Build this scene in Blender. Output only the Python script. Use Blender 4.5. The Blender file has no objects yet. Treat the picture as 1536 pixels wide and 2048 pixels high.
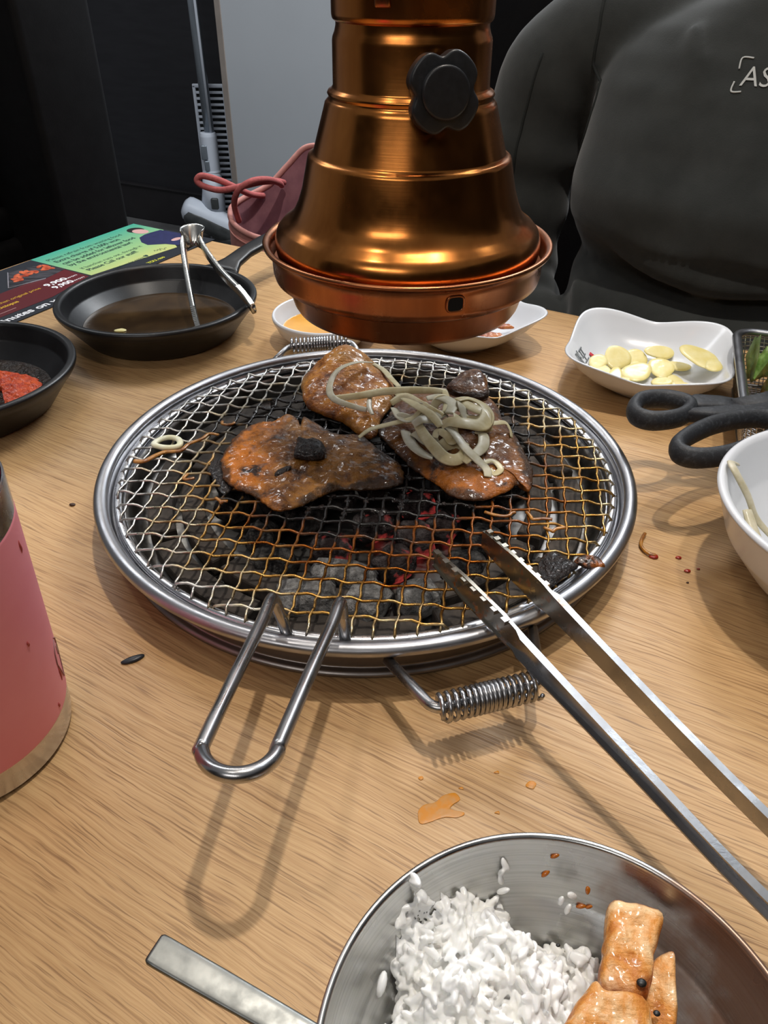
import bpy, bmesh, math, random
import numpy as np
from mathutils import Vector, Matrix, noise as mnoise

random.seed(7)
SC = bpy.context.scene
COL = SC.collection
PI = math.pi
TABLE = 0.75            # height of the table top; all positions below are measured from it

# ------------------------------------------------------------------ camera
cam_d = bpy.data.cameras.new('camera')
cam_d.sensor_fit = 'HORIZONTAL'
cam_d.sensor_width = 36.0
cam_d.lens = 36.0 * 1540.0 / 1536.0
cam_d.clip_start = 0.01
cam_d.clip_end = 50
cam = bpy.data.objects.new('camera', cam_d)
COL.objects.link(cam)
_ph, _ro = math.radians(36.288), math.radians(0.504)
_R, _U = Vector((1, 0, 0)), Vector((0, math.sin(_ph), math.cos(_ph)))
_W = Vector((0, math.cos(_ph), -math.sin(_ph)))
_cx = _R * math.cos(_ro) + _U * math.sin(_ro)
_cy = -_R * math.sin(_ro) + _U * math.cos(_ro)
_m = Matrix((_cx, _cy, -_W)).transposed().to_4x4()
_m.translation = Vector((0, 0, 0.29059 + TABLE))
cam.matrix_world = _m
SC.camera = cam

# ------------------------------------------------------------------ light
SC.view_settings.view_transform = 'Standard'
SC.view_settings.look = 'None'
SC.view_settings.gamma = 1.0
SC.view_settings.use_curve_mapping = False
SC.view_settings.exposure = 0.0

world = bpy.data.worlds.new('room_light')
SC.world = world
world.use_nodes = True
bg = world.node_tree.nodes['Background']
bg.inputs['Color'].default_value = (0.93, 0.95, 1.0, 1)
bg.inputs['Strength'].default_value = 0.16


def spot(name, loc, target, power, radius, size_deg, blend, col=(1, 0.93, 0.84)):
    d = bpy.data.lights.new(name, 'SPOT')
    d.energy = power
    d.shadow_soft_size = radius
    d.spot_size = math.radians(size_deg)
    d.spot_blend = blend
    d.color = col
    o = bpy.data.objects.new(name, d)
    COL.objects.link(o)
    o.location = (loc[0], loc[1], loc[2] + TABLE)
    v = Vector(target) - Vector(loc)
    o.rotation_euler = v.to_track_quat('-Z', 'Y').to_euler()
    return o


def area(name, loc, target, power, sx, sy, col=(1, 1, 1)):
    d = bpy.data.lights.new(name, 'AREA')
    d.shape = 'RECTANGLE'
    d.size, d.size_y = sx, sy
    d.energy = power
    d.color = col
    o = bpy.data.objects.new(name, d)
    COL.objects.link(o)
    o.location = (loc[0], loc[1], loc[2] + TABLE)
    v = Vector(target) - Vector(loc)
    o.rotation_euler = v.to_track_quat('-Z', 'Y').to_euler()
    return o


spot('ceiling_spot', (0.13, 0.40, 1.40), (0.0, 0.42, 0), 36, 0.022, 95, 0.6)
spot('ceiling_spot', (0.33, 0.28, 1.40), (0.33, 0.36, 0), 15, 0.022, 34, 0.5)
for _p in ((-0.60, 1.90, 1.55), (0.70, 1.90, 1.55), (-0.45, 0.15, 1.55), (0.05, 2.20, 1.55), (-0.25, 1.50, 1.55)):
    spot('ceiling_spot', _p, (0.0, 0.42, 0), 7.0, 0.03, 80, 0.7)
area('ceiling_and_fill_light', (-0.7, -1.3, 1.5), (0.0, 0.4, 0.1), 8, 1.2, 0.3, (1, 0.96, 0.92))  # added soft fill from the camera side, for the hood's shading
area('ceiling_and_fill_light', (0.9, 2.2, 1.62), (0.3, 2.6, -0.5), 58, 1.2, 0.6, (0.92, 0.96, 1))  # added light that brightens the grey wall panel
area('ceiling_and_fill_light', (0.62, 1.20, 1.60), (0.1, 0.3, 0), 5, 1.4, 0.14, (0.86, 0.93, 1))
area('ceiling_and_fill_light', (-1.2, 1.9, 1.62), (-1.0, 2.6, -0.7), 16, 1.2, 0.6, (0.92, 0.96, 1))


# ------------------------------------------------------------------ helpers
def srgb(r, g, b):
    def f(c):
        c /= 255.0
        return c / 12.92 if c <= 0.04045 else ((c + 0.055) / 1.055) ** 2.4
    return (f(r), f(g), f(b), 1.0)


def new_mat(name):
    m = bpy.data.materials.new(name)
    m.use_nodes = True
    nt = m.node_tree
    return m, nt, nt.nodes['Principled BSDF']


class G:
    """a few shortcuts for building node trees"""
    def __init__(self, nt):
        self.nt = nt
        self.tc = nt.nodes.new('ShaderNodeTexCoord')

    def map(self, scale=(1, 1, 1), rot=(0, 0, 0), loc=(0, 0, 0)):
        n = self.nt.nodes.new('ShaderNodeMapping')
        n.inputs['Scale'].default_value = scale
        n.inputs['Rotation'].default_value = rot
        n.inputs['Location'].default_value = loc
        self.nt.links.new(self.tc.outputs['Object'], n.inputs['Vector'])
        return n.outputs['Vector']

    def noise(self, vec, scale=5, detail=4, rough=0.55, dist=0.0):
        n = self.nt.nodes.new('ShaderNodeTexNoise')
        n.inputs['Scale'].default_value = scale
        n.inputs['Detail'].default_value = detail
        n.inputs['Roughness'].default_value = rough
        n.inputs['Distortion'].default_value = dist
        self.nt.links.new(vec, n.inputs['Vector'])
        return n.outputs['Fac']

    def voronoi(self, vec, scale=5, feature='F1'):
        n = self.nt.nodes.new('ShaderNodeTexVoronoi')
        n.feature = feature
        n.inputs['Scale'].default_value = scale
        self.nt.links.new(vec, n.inputs['Vector'])
        return n.outputs['Distance']

    def ramp(self, fac, stops, interp='LINEAR'):
        n = self.nt.nodes.new('ShaderNodeValToRGB')
        e = n.color_ramp.elements
        n.color_ramp.interpolation = interp
        while len(e) < len(stops):
            e.new(0.5)
        for k, (p, c) in enumerate(stops):
            e[k].position = p
            e[k].color = c if len(c) == 4 else (*c, 1)
        self.nt.links.new(fac, n.inputs['Fac'])
        return n.outputs['Color']

    def grey(self, fac, a, b, va=0.0, vb=1.0):
        return self.ramp(fac, [(a, (va, va, va, 1)), (b, (vb, vb, vb, 1))])

    def mix(self, fac, a, b, mode='MIX'):
        n = self.nt.nodes.new('ShaderNodeMix')
        n.data_type = 'RGBA'
        n.blend_type = mode
        for sock, v in (('Factor', fac), ('A', a), ('B', b)):
            s = [i for i in n.inputs if i.name == sock and (i.type == ('VALUE' if sock == 'Factor' else 'RGBA'))][0]
            if isinstance(v, (int, float)):
                s.default_value = v
            elif isinstance(v, tuple):
                s.default_value = v
            else:
                self.nt.links.new(v, s)
        return [o for o in n.outputs if o.type == 'RGBA'][0]

    def math(self, op, a, b=0.0):
        n = self.nt.nodes.new('ShaderNodeMath')
        n.operation = op
        for k, v in enumerate((a, b)):
            if isinstance(v, (int, float)):
                n.inputs[k].default_value = v
            else:
                self.nt.links.new(v, n.inputs[k])
        return n.outputs[0]

    def xyz(self, vec):
        n = self.nt.nodes.new('ShaderNodeSeparateXYZ')
        self.nt.links.new(vec, n.inputs[0])
        return n.outputs

    def length(self, vec):
        n = self.nt.nodes.new('ShaderNodeVectorMath')
        n.operation = 'LENGTH'
        self.nt.links.new(vec, n.inputs[0])
        return n.outputs['Value']

    def bump(self, h, strength=0.3, dist=0.001):
        n = self.nt.nodes.new('ShaderNodeBump')
        n.inputs['Strength'].default_value = strength
        n.inputs['Distance'].default_value = dist
        self.nt.links.new(h, n.inputs['Height'])
        return n.outputs['Normal']


def mat(name, col, rough=0.5, metal=0.0, col2=None, nscale=40, stretch=(1, 1, 1), lo=0.35, hi=0.65,
        bump=0.0, bscale=None, bdist=0.001, coat=0.0, sss=0.0, trans=0.0, ior=1.45, rough2=None, spec=None, sheen=0.0):
    m, nt, b = new_mat(name)
    b.inputs['Roughness'].default_value = rough
    b.inputs['Metallic'].default_value = metal
    b.inputs['Coat Weight'].default_value = coat
    b.inputs['Coat Roughness'].default_value = 0.12
    b.inputs['IOR'].default_value = ior
    b.inputs['Transmission Weight'].default_value = trans
    b.inputs['Sheen Weight'].default_value = sheen
    if spec is not None:
        b.inputs['Specular IOR Level'].default_value = spec
    if sss:
        b.inputs['Subsurface Weight'].default_value = sss
        b.inputs['Subsurface Scale'].default_value = 0.004
        b.inputs['Subsurface Radius'].default_value = (1, 0.8, 0.5)
    g = G(nt)
    v = g.map(stretch)
    f = g.noise(v, nscale, 5)
    c2 = col2 or tuple(x * 0.8 for x in col[:3]) + (1,)
    nt.links.new(g.ramp(f, [(lo, col), (hi, c2)]), b.inputs['Base Color'])
    if rough2 is not None:
        nt.links.new(g.grey(f, lo, hi, rough, rough2), b.inputs['Roughness'])
    if bump:
        f2 = g.noise(v, bscale or nscale * 4, 4)
        nt.links.new(g.bump(f2, bump, bdist), b.inputs['Normal'])
    return m


WLOC = {}


def reg(o, loc):
    WLOC[o.name] = Vector(loc)


def mesh(name, vf, m, parent=None, loc=None, smooth=True, sharp=None):
    """verts are in table space; a child shares its thing's origin"""
    V, F = vf
    if parent is not None:
        org = WLOC[parent.name]
    elif loc is not None:
        org = Vector(loc)
    else:
        a = np.array([tuple(v) for v in V])
        org = Vector(((a[:, 0].min() + a[:, 0].max()) / 2, (a[:, 1].min() + a[:, 1].max()) / 2, a[:, 2].min()))
    me = bpy.data.meshes.new(name)
    me.from_pydata([(v[0] - org.x, v[1] - org.y, v[2] - org.z) for v in V], [], F)
    me.update()
    if smooth:
        me.polygons.foreach_set('use_smooth', [True] * len(me.polygons))
        if sharp:
            me.set_sharp_from_angle(angle=math.radians(sharp))
    me.materials.append(m)
    o = bpy.data.objects.new(name, me)
    COL.objects.link(o)
    if parent is not None:
        o.parent = parent
    else:
        o.location = (org.x, org.y, org.z + TABLE)
    reg(o, org)
    return o


def thing(name, label, cat, loc, group=None):
    o = bpy.data.objects.new(name, None)
    o.empty_display_size = 0.02
    COL.objects.link(o)
    o.location = (loc[0], loc[1], loc[2] + TABLE)
    reg(o, loc)
    return tag(o, label, cat, group)


def tag(o, label, cat, group=None, kind=None):
    o['label'] = label
    o['category'] = cat
    if group:
        o['group'] = group
    if kind:
        o['kind'] = kind
    return o


def struct(o):
    o['kind'] = 'structure'
    return o


def join(*parts):
    V, F = [], []
    for v, f in parts:
        n = len(V)
        V += [tuple(x) for x in v]
        F += [tuple(i + n for i in q) for q in f]
    return V, F


def xf(vf, M):
    return [M @ Vector(v) for v in vf[0]], vf[1]


def place(loc=(0, 0, 0), rz=0.0, rx=0.0, ry=0.0):
    return Matrix.Translation(loc) @ Matrix.Rotation(rz, 4, 'Z') @ Matrix.Rotation(ry, 4, 'Y') @ Matrix.Rotation(rx, 4, 'X')


def lathe(prof, c=(0, 0), seg=96, closed=False):
    """prof: list of (radius, z)"""
    V, F = [], []
    n = len(prof)
    for r, z in prof:
        for k in range(seg):
            a = 2 * PI * k / seg
            V.append((c[0] + r * math.cos(a), c[1] + r * math.sin(a), z))
    for i in range(n if closed else n - 1):
        j = (i + 1) % n
        for k in range(seg):
            l = (k + 1) % seg
            F.append((i * seg + k, i * seg + l, j * seg + l, j * seg + k))
    if not closed:
        for i, rev in ((0, True), (n - 1, False)):
            if prof[i][0] < 1e-5:
                continue
    return V, F


def cap(prof, c, seg, first=True):
    r, z = prof
    V = [(c[0] + r * math.cos(2 * PI * k / seg), c[1] + r * math.sin(2 * PI * k / seg), z) for k in range(seg)]
    return V, [tuple(range(seg))]


def rounded(prof, rad=0.0015, n=4, skip=()):
    """round the corners of an open profile"""
    out = [prof[0]]
    for i in range(1, len(prof) - 1):
        p, a, b = Vector(prof[i]), Vector(prof[i - 1]), Vector(prof[i + 1])
        da, db = (a - p), (b - p)
        r = min(rad, da.length * 0.45, db.length * 0.45)
        if i in skip or r < 1e-6:
            out.append(prof[i])
            continue
        s, e = p + da.normalized() * r, p + db.normalized() * r
        for k in range(n + 1):
            t = k / n
            out.append(tuple((1 - t) ** 2 * s + 2 * t * (1 - t) * p + t * t * e))
    out.append(prof[-1])
    return out


def spline(P, k=8, closed=False):
    P = [Vector(p) for p in P]
    n = len(P)
    out = []
    for i in range(n if closed else n - 1):
        g = lambda j: P[j % n] if closed else P[max(0, min(n - 1, j))]
        p0, p1, p2, p3 = g(i - 1), g(i), g(i + 1), g(i + 2)
        for q in range(k):
            t = q / k
            out.append(0.5 * ((2 * p1) + (p2 - p0) * t + (2 * p0 - 5 * p1 + 4 * p2 - p3) * t * t + (3 * p1 - p0 - 3 * p2 + p3) * t ** 3))
    if not closed:
        out.append(P[-1])
    return out


def tube(P, r, n=8, closed=False, flat=1.0, up=(0, 0, 1), caps=True, twist=0.0):
    """sweep; r may be a list; flat scales the thickness along `up`"""
    P = [Vector(p) for p in P]
    N = len(P)
    R = r if isinstance(r, (list, tuple)) else [r] * N
    V, F = [], []
    prev = None
    for i in range(N):
        if closed:
            t = (P[(i + 1) % N] - P[i - 1])
        else:
            t = P[min(N - 1, i + 1)] - P[max(0, i - 1)]
        if t.length < 1e-9:
            t = Vector((1, 0, 0))
        t.normalize()
        if prev is None:
            nn = Vector(up)
            if abs(nn.dot(t)) > 0.95:
                nn = Vector((1, 0, 0)) if abs(t.x) < 0.9 else Vector((0, 1, 0))
        else:
            nn = prev
        nn = (nn - t * nn.dot(t))
        if nn.length < 1e-6:
            nn = t.orthogonal()
        nn.normalize()
        prev = nn
        bb = t.cross(nn)
        ca, sa = math.cos(twist * i), math.sin(twist * i)
        n2, b2 = nn * ca + bb * sa, bb * ca - nn * sa
        for k in range(n):
            a = 2 * PI * k / n
            V.append(P[i] + b2 * (R[i] * math.cos(a)) + n2 * (R[i] * flat * math.sin(a)))
    for i in range(N if closed else N - 1):
        j = (i + 1) % N
        for k in range(n):
            l = (k + 1) % n
            F.append((i * n + k, i * n + l, j * n + l, j * n + k))
    if not closed and caps:
        F.append(tuple(range(n - 1, -1, -1)))
        F.append(tuple((N - 1) * n + k for k in range(n)))
    return V, F


def ribbon(P, w, t, up=(0, 0, 1), n=12, power=3.0):
    """rounded rectangular section sweep: w across, t along up; w/t may be lists"""
    P = [Vector(p) for p in P]
    N = len(P)
    ws = w if isinstance(w, (list, tuple)) else [w] * N
    ts = t if isinstance(t, (list, tuple)) else [t] * N
    V, F = [], []
    for i in range(N):
        d = (P[min(N - 1, i + 1)] - P[max(0, i - 1)]).normalized()
        u = Vector(up)
        u = (u - d * u.dot(d)).normalized()
        s = d.cross(u)
        for k in range(n):
            a = 2 * PI * (k + 0.5) / n
            c, q = math.cos(a), math.sin(a)
            e = 2.0 / power
            V.append(P[i] + s * (ws[i] / 2 * math.copysign(abs(c) ** e, c)) + u * (ts[i] / 2 * math.copysign(abs(q) ** e, q)))
    for i in range(N - 1):
        for k in range(n):
            l = (k + 1) % n
            F.append((i * n + k, i * n + l, (i + 1) * n + l, (i + 1) * n + k))
    F.append(tuple(range(n - 1, -1, -1)))
    F.append(tuple((N - 1) * n + k for k in range(n)))
    return V, F


def box(sx, sy, sz, c=(0, 0, 0), bevel=0.0, seg=2):
    bm = bmesh.new()
    bmesh.ops.create_cube(bm, size=1.0)
    for v in bm.verts:
        v.co = Vector((v.co.x * sx + c[0], v.co.y * sy + c[1], v.co.z * sz + c[2]))
    if bevel:
        bmesh.ops.bevel(bm, geom=list(bm.edges), offset=bevel, segments=seg, affect='EDGES', profile=0.5)
    r = [v.co.copy() for v in bm.verts], [tuple(v.index for v in f.verts) for f in bm.faces]
    bm.free()
    return r


def slab(poly, z0, z1, bevel=0.0, seg=2, M=None):
    bm = bmesh.new()
    vs = [bm.verts.new((p[0], p[1], z0)) for p in poly]
    f = bm.faces.new(vs)
    r = bmesh.ops.extrude_face_region(bm, geom=[f])
    for v in [x for x in r['geom'] if isinstance(x, bmesh.types.BMVert)]:
        v.co.z = z1
    bmesh.ops.recalc_face_normals(bm, faces=bm.faces)
    if bevel:
        es = [e for e in bm.edges if abs(e.verts[0].co.z - e.verts[1].co.z) < 1e-6]
        bmesh.ops.bevel(bm, geom=es, offset=bevel, segments=seg, affect='EDGES', profile=0.5)
    bm.verts.index_update()
    r = [v.co.copy() for v in bm.verts], [tuple(v.index for v in f.verts) for f in bm.faces]
    bm.free()
    return xf(r, M) if M else r


def nz(x, y, z=0.0, s=1.0):
    return mnoise.noise(Vector((x * s, y * s, z * s)))


RIM = []


def with_rim(o):
    at = o.data.attributes.new('rim', 'FLOAT', 'POINT')
    at.data.foreach_set('value', RIM)
    return o


def blob(outline, z0, thick, bumps=(), rough=0.0015, rscale=120, k=5, edge=0.0, seed=0.0, flatten=3.0, tilt=(0, 0), dense=9):
    """a slice of food: outline (xy), bottom z0, domed irregular top"""
    O = [Vector((p[0], p[1], 0)) for p in outline]
    O = spline(O, k, True)
    c = Vector((sum(p.x for p in O) / len(O), sum(p.y for p in O) / len(O), 0))
    n = len(O)
    if edge:
        O = [p + (p - c).normalized() * edge * nz(p.x, p.y, seed, 260) for p in O]
    rings = [0.0] + [0.045 + 0.91 * k / dense for k in range(dense + 1)] + [0.975, 0.99, 1.0]
    V, F = [], []

    def top(p, s):
        z = z0 + thick * (0.25 + 0.75 * (1 - s ** flatten) ** 0.5)
        z += rough * (nz(p.x, p.y, seed, rscale) + 0.5 * nz(p.x, p.y, seed + 3, rscale * 2.6) + (0.35 * nz(p.x, p.y, seed + 5, rscale * 6) if dense > 12 else 0)) * (1 if s < 0.97 else 0.3)
        for bx, by, br, bh in bumps:
            z += bh * math.exp(-((p.x - bx) ** 2 + (p.y - by) ** 2) / (br * br)) * (1 if s < 0.99 else 0.5)
        return z + tilt[0] * (p.x - c.x) + tilt[1] * (p.y - c.y)
    RIM.clear()
    RIM.append(0.0)
    V.append((c.x, c.y, top(c, 0)))
    for s in rings[1:]:
        RIM.extend([s] * n)
        for p in O:
            q = c + (p - c) * s
            V.append((q.x, q.y, top(q, s)))
    R = len(rings) - 1
    for i in range(n):
        F.append((0, 1 + i, 1 + (i + 1) % n))
    for r in range(R - 1):
        for i in range(n):
            j = (i + 1) % n
            F.append((1 + r * n + i, 1 + (r + 1) * n + i, 1 + (r + 1) * n + j, 1 + r * n + j))
    base = len(V)
    RIM.extend([1.0] * (2 * n))
    for s in (0.985, 0.93):
        for p in O:
            q = c + (p - c) * s
            V.append((q.x, q.y, z0 + (0.1 * thick if s > 0.95 else 0) + tilt[0] * (q.x - c.x) + tilt[1] * (q.y - c.y)))
    prevr = 1 + (R - 1) * n
    for b in (base, base + n):
        for i in range(n):
            j = (i + 1) % n
            F.append((prevr + i, b + i, b + j, prevr + j))
        prevr = b
    F.append(tuple(prevr + i for i in range(n - 1, -1, -1)))
    return V, F


def text(body, size, m, M, parent, name='lettering', extrude=0.00012, align='LEFT', xs=1.0, shear=0.0, bold=0.0):
    c = bpy.data.curves.new('lettering', 'FONT')
    c.body = body
    c.size = size
    c.extrude = extrude
    c.align_x = align
    c.shear = shear
    c.offset = bold
    c.resolution_u = 3
    o = bpy.data.objects.new('lettering_curve', c)
    COL.objects.link(o)
    dg = bpy.context.evaluated_depsgraph_get()
    me = bpy.data.meshes.new_from_object(o.evaluated_get(dg))
    V = [M @ Vector((v.co.x * xs, v.co.y, v.co.z)) for v in me.vertices]
    F = [tuple(p.vertices) for p in me.polygons]
    bpy.data.objects.remove(o)
    bpy.data.curves.remove(c)
    bpy.data.meshes.remove(me)
    return mesh(name, (V, F), m, parent, smooth=False)


def icos(sub):
    bm = bmesh.new()
    bmesh.ops.create_icosphere(bm, subdivisions=sub, radius=1.0)
    r = [v.co.copy() for v in bm.verts], [tuple(v.index for v in f.verts) for f in bm.faces]
    bm.free()
    return r


ICO = {k: icos(k) for k in (1, 2, 3)}

# ------------------------------------------------------------------ materials
def wood_material():
    m, nt, b = new_mat('oak_laminate')
    g = G(nt)
    v = g.map((1, 1, 1), (0, 0, 0))
    # the slab's local x axis runs along the grain
    wob = g.noise(g.map((4, 9, 1)), 1.0, 2)
    n = nt.nodes.new('ShaderNodeMapping')
    comb = nt.nodes.new('ShaderNodeCombineXYZ')
    sx = g.xyz(v)
    nt.links.new(sx[0], comb.inputs[0])
    nt.links.new(g.math('ADD', sx[1], g.math('ADD', g.math('MULTIPLY', wob, 0.022), g.math('MULTIPLY', g.noise(g.map((45, 90, 1)), 1.0, 2), 0.0022))), comb.inputs[1])
    n.inputs['Scale'].default_value = (11, 820, 1)
    nt.links.new(comb.outputs[0], n.inputs['Vector'])
    fine = g.noise(n.outputs['Vector'], 1.0, 3, 0.6)
    n2 = nt.nodes.new('ShaderNodeMapping')
    n2.inputs['Scale'].default_value = (3, 150, 1)
    nt.links.new(comb.outputs[0], n2.inputs['Vector'])
    mid = g.noise(n2.outputs['Vector'], 1.0, 3, 0.5)
    n3 = nt.nodes.new('ShaderNodeMapping')
    n3.inputs['Scale'].default_value = (2.5, 9, 1)
    nt.links.new(comb.outputs[0], n3.inputs['Vector'])
    broad = g.noise(n3.outputs['Vector'], 1.0, 2)
    c1 = g.ramp(fine, [(0.33, srgb(132, 96, 58)), (0.44, srgb(184, 144, 96)), (0.60, srgb(204, 167, 118))])
    c2 = g.ramp(mid, [(0.3, srgb(176, 136, 88)), (0.65, srgb(202, 164, 116))])
    c = g.mix(0.30, c1, c2)
    n4 = nt.nodes.new('ShaderNodeMapping')
    n4.inputs['Scale'].default_value = (34, 1150, 1)
    nt.links.new(comb.outputs[0], n4.inputs['Vector'])
    pores = g.noise(n4.outputs['Vector'], 1.0, 2, 0.5)
    c = g.mix(g.grey(pores, 0.32, 0.44, 0.75, 0.0), c, srgb(118, 82, 48))
    c = g.mix(g.grey(broad, 0.35, 0.65, 0.0, 0.22), c, srgb(190, 146, 96))
    nt.links.new(c, b.inputs['Base Color'])
    nt.links.new(g.grey(fine, 0.3, 0.6, 0.55, 0.42), b.inputs['Roughness'])
    b.inputs['Specular IOR Level'].default_value = 0.5
    nt.links.new(g.bump(fine, 0.35, 0.0007), b.inputs['Normal'])
    return m


def copper_material(name, base, dark, rough):
    m, nt, b = new_mat(name)
    g = G(nt)
    f = g.noise(g.map((60, 60, 6)), 1.0, 4)
    f2 = g.noise(g.map((1, 1, 1)), 45, 4)
    c = g.ramp(f, [(0.3, base), (0.7, dark)])
    c = g.mix(g.grey(f2, 0.45, 0.75, 0, 0.5), c, dark)
    nt.links.new(c, b.inputs['Base Color'])
    b.inputs['Metallic'].default_value = 1.0
    nt.links.new(g.grey(f2, 0.3, 0.7, rough, rough + 0.12), b.inputs['Roughness'])
    f3 = g.noise(g.map((20, 20, 900)), 1.0, 2)
    nt.links.new(g.bump(f3, 0.05, 0.0003), b.inputs['Normal'])
    return m


def steel_material(name, base=(0.62, 0.62, 0.64, 1), rough=0.22, stretch=(1, 1, 1), scale=60, dark=0.75, bump=0.04):
    return mat(name, base, rough, 1.0, tuple(x * dark for x in base[:3]) + (1,), scale, stretch, 0.4, 0.75,
               bump=bump, bscale=scale * 3, bdist=0.0004, rough2=rough + 0.15)


def wire_material():
    """steel at the edge, amber grease inwards, black tar over the coals (object origin = grate centre)"""
    m, nt, b = new_mat('grate_wire')
    g = G(nt)
    v = g.map()
    vec = nt.nodes.new('ShaderNodeMapping')
    vec.inputs['Location'].default_value = (-0.004, -0.020, 0)
    vec.inputs['Scale'].default_value = (0.92, 1.0, 0)
    nt.links.new(v, vec.inputs['Vector'])
    d = g.length(vec.outputs['Vector'])
    nn = g.noise(v, 38, 3)
    d2 = g.math('ADD', d, g.math('MULTIPLY', g.math('SUBTRACT', nn, 0.5), 0.11))
    fine = g.noise(v, 300, 3)
    v2 = nt.nodes.new('ShaderNodeMapping')
    v2.inputs['Location'].default_value = (-0.022, 0.022, 0)
    v2.inputs['Scale'].default_value = (1, 1, 0)
    nt.links.new(v, v2.inputs['Vector'])
    da = g.math('ADD', g.length(v2.outputs['Vector']), g.math('MULTIPLY', g.math('SUBTRACT', g.noise(v, 55, 3), 0.5), 0.10))
    col = g.ramp(da, [(0.085, (0.22, 0.065, 0.008)), (0.112, (0.46, 0.25, 0.06)), (0.135, (0.56, 0.46, 0.28)), (0.155, (0.60, 0.58, 0.54))])
    col = g.mix(g.grey(d2, 0.090, 0.108, 1.0, 0.0), col, (0.009, 0.007, 0.006, 1))
    nt.links.new(col, b.inputs['Base Color'])
    nt.links.new(g.grey(d2, 0.098, 0.124), b.inputs['Metallic'])
    nt.links.new(g.grey(fine, 0.3, 0.7, 0.2, 0.5), b.inputs['Roughness'])
    b.inputs['Coat Weight'].default_value = 0.1
    b.inputs['Specular IOR Level'].default_value = 0.35
    nt.links.new(g.bump(fine, 0.5, 0.0006), b.inputs['Normal'])
    return m


def meat_material(name, gold, brown, dark, scale=55, gx=None, orange=None, bump=0.9, fat=0.0, char=0.6, rim=0.85, rimc=(0.018, 0.010, 0.006, 1), shift=0.03, charc=(0.012, 0.008, 0.006, 1), cth=(0.60, 0.70)):
    m, nt, b = new_mat(name)
    g = G(nt)
    v = g.map()
    f = g.noise(v, scale, 6, 0.62, 0.3)
    f2 = g.noise(v, scale * 0.45, 4, 0.6)
    f3 = g.noise(v, 300, 4, 0.65)
    fib = g.noise(g.map((140, 700, 400), (0, 0, 0.5)), 1.0, 3)
    c = g.ramp(f, [(0.30 + shift, dark), (0.42 + shift, brown), (0.56 + shift, gold), (0.72 + shift, tuple(min(1, x * 1.35) for x in gold[:3]) + (1,))])
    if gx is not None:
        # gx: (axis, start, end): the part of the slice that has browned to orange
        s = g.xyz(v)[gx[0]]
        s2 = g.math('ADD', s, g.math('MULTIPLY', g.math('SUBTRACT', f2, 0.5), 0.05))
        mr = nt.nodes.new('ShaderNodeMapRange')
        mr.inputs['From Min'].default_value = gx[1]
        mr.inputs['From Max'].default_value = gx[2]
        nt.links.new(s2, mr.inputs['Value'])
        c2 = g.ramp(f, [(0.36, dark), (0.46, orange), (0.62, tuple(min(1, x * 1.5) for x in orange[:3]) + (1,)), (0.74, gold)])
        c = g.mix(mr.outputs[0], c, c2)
    at = nt.nodes.new('ShaderNodeAttribute')
    at.attribute_name = 'rim'
    rimf = g.math('ADD', at.outputs['Fac'], g.math('MULTIPLY', g.math('SUBTRACT', f2, 0.5), 0.9))
    c = g.mix(g.grey(rimf, 0.90, 1.16, 0, rim), c, rimc)
    if fat:
        c = g.mix(g.grey(f2, 0.55, 0.66, 0, fat), c, srgb(196, 138, 62))
    c = g.mix(g.grey(f2, cth[0], cth[1], 0, char), c, charc)
    nt.links.new(c, b.inputs['Base Color'])
    nt.links.new(g.grey(f3, 0.3, 0.7, 0.35, 0.6), b.inputs['Roughness'])
    wet = g.noise(g.map(), 240, 3, 0.6)
    nt.links.new(g.grey(wet, 0.46, 0.58, 0.0, 1.0), b.inputs['Coat Weight'])
    b.inputs['Specular IOR Level'].default_value = 0.3
    b.inputs['Coat Roughness'].default_value = 0.14
    b.inputs['Subsurface Weight'].default_value = 0.0
    h = g.math('ADD', f3, g.math('ADD', g.math('MULTIPLY', f, 0.8), g.math('MULTIPLY', fib, 0.5)))
    bn = g.bump(h, bump, 0.0016)
    nt.links.new(bn, b.inputs['Normal'])
    dome = g.noise(g.map(), 230, 1, 0.4)
    nt.links.new(g.bump(g.math('ADD', dome, g.math('MULTIPLY', f2, 0.8)), 0.8, 0.0012), b.inputs['Coat Normal'])
    return m


def coal_material(name, base, ash, glow=0.0):
    m, nt, b = new_mat(name)
    g = G(nt)
    v = g.map()
    f = g.noise(v, 90, 6, 0.65)
    f2 = g.noise(v, 420, 4, 0.7)
    c = g.ramp(f, [(0.38, base), (0.62, ash)])
    c = g.mix(g.grey(f2, 0.42, 0.7, 0, 0.55), c, base)
    nt.links.new(c, b.inputs['Base Color'])
    b.inputs['Roughness'].default_value = 0.95
    b.inputs['Specular IOR Level'].default_value = 0.1
    nt.links.new(g.bump(g.math('ADD', f, f2), 0.9, 0.004), b.inputs['Normal'])
    if glow:
        f3 = g.noise(v, 70, 3)
        nt.links.new(g.ramp(f3, [(0.54, (0, 0, 0, 1)), (0.66, (0.60, 0.055, 0.05, 1))]), b.inputs['Emission Color'])
        b.inputs['Emission Strength'].default_value = glow
    return m


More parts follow.
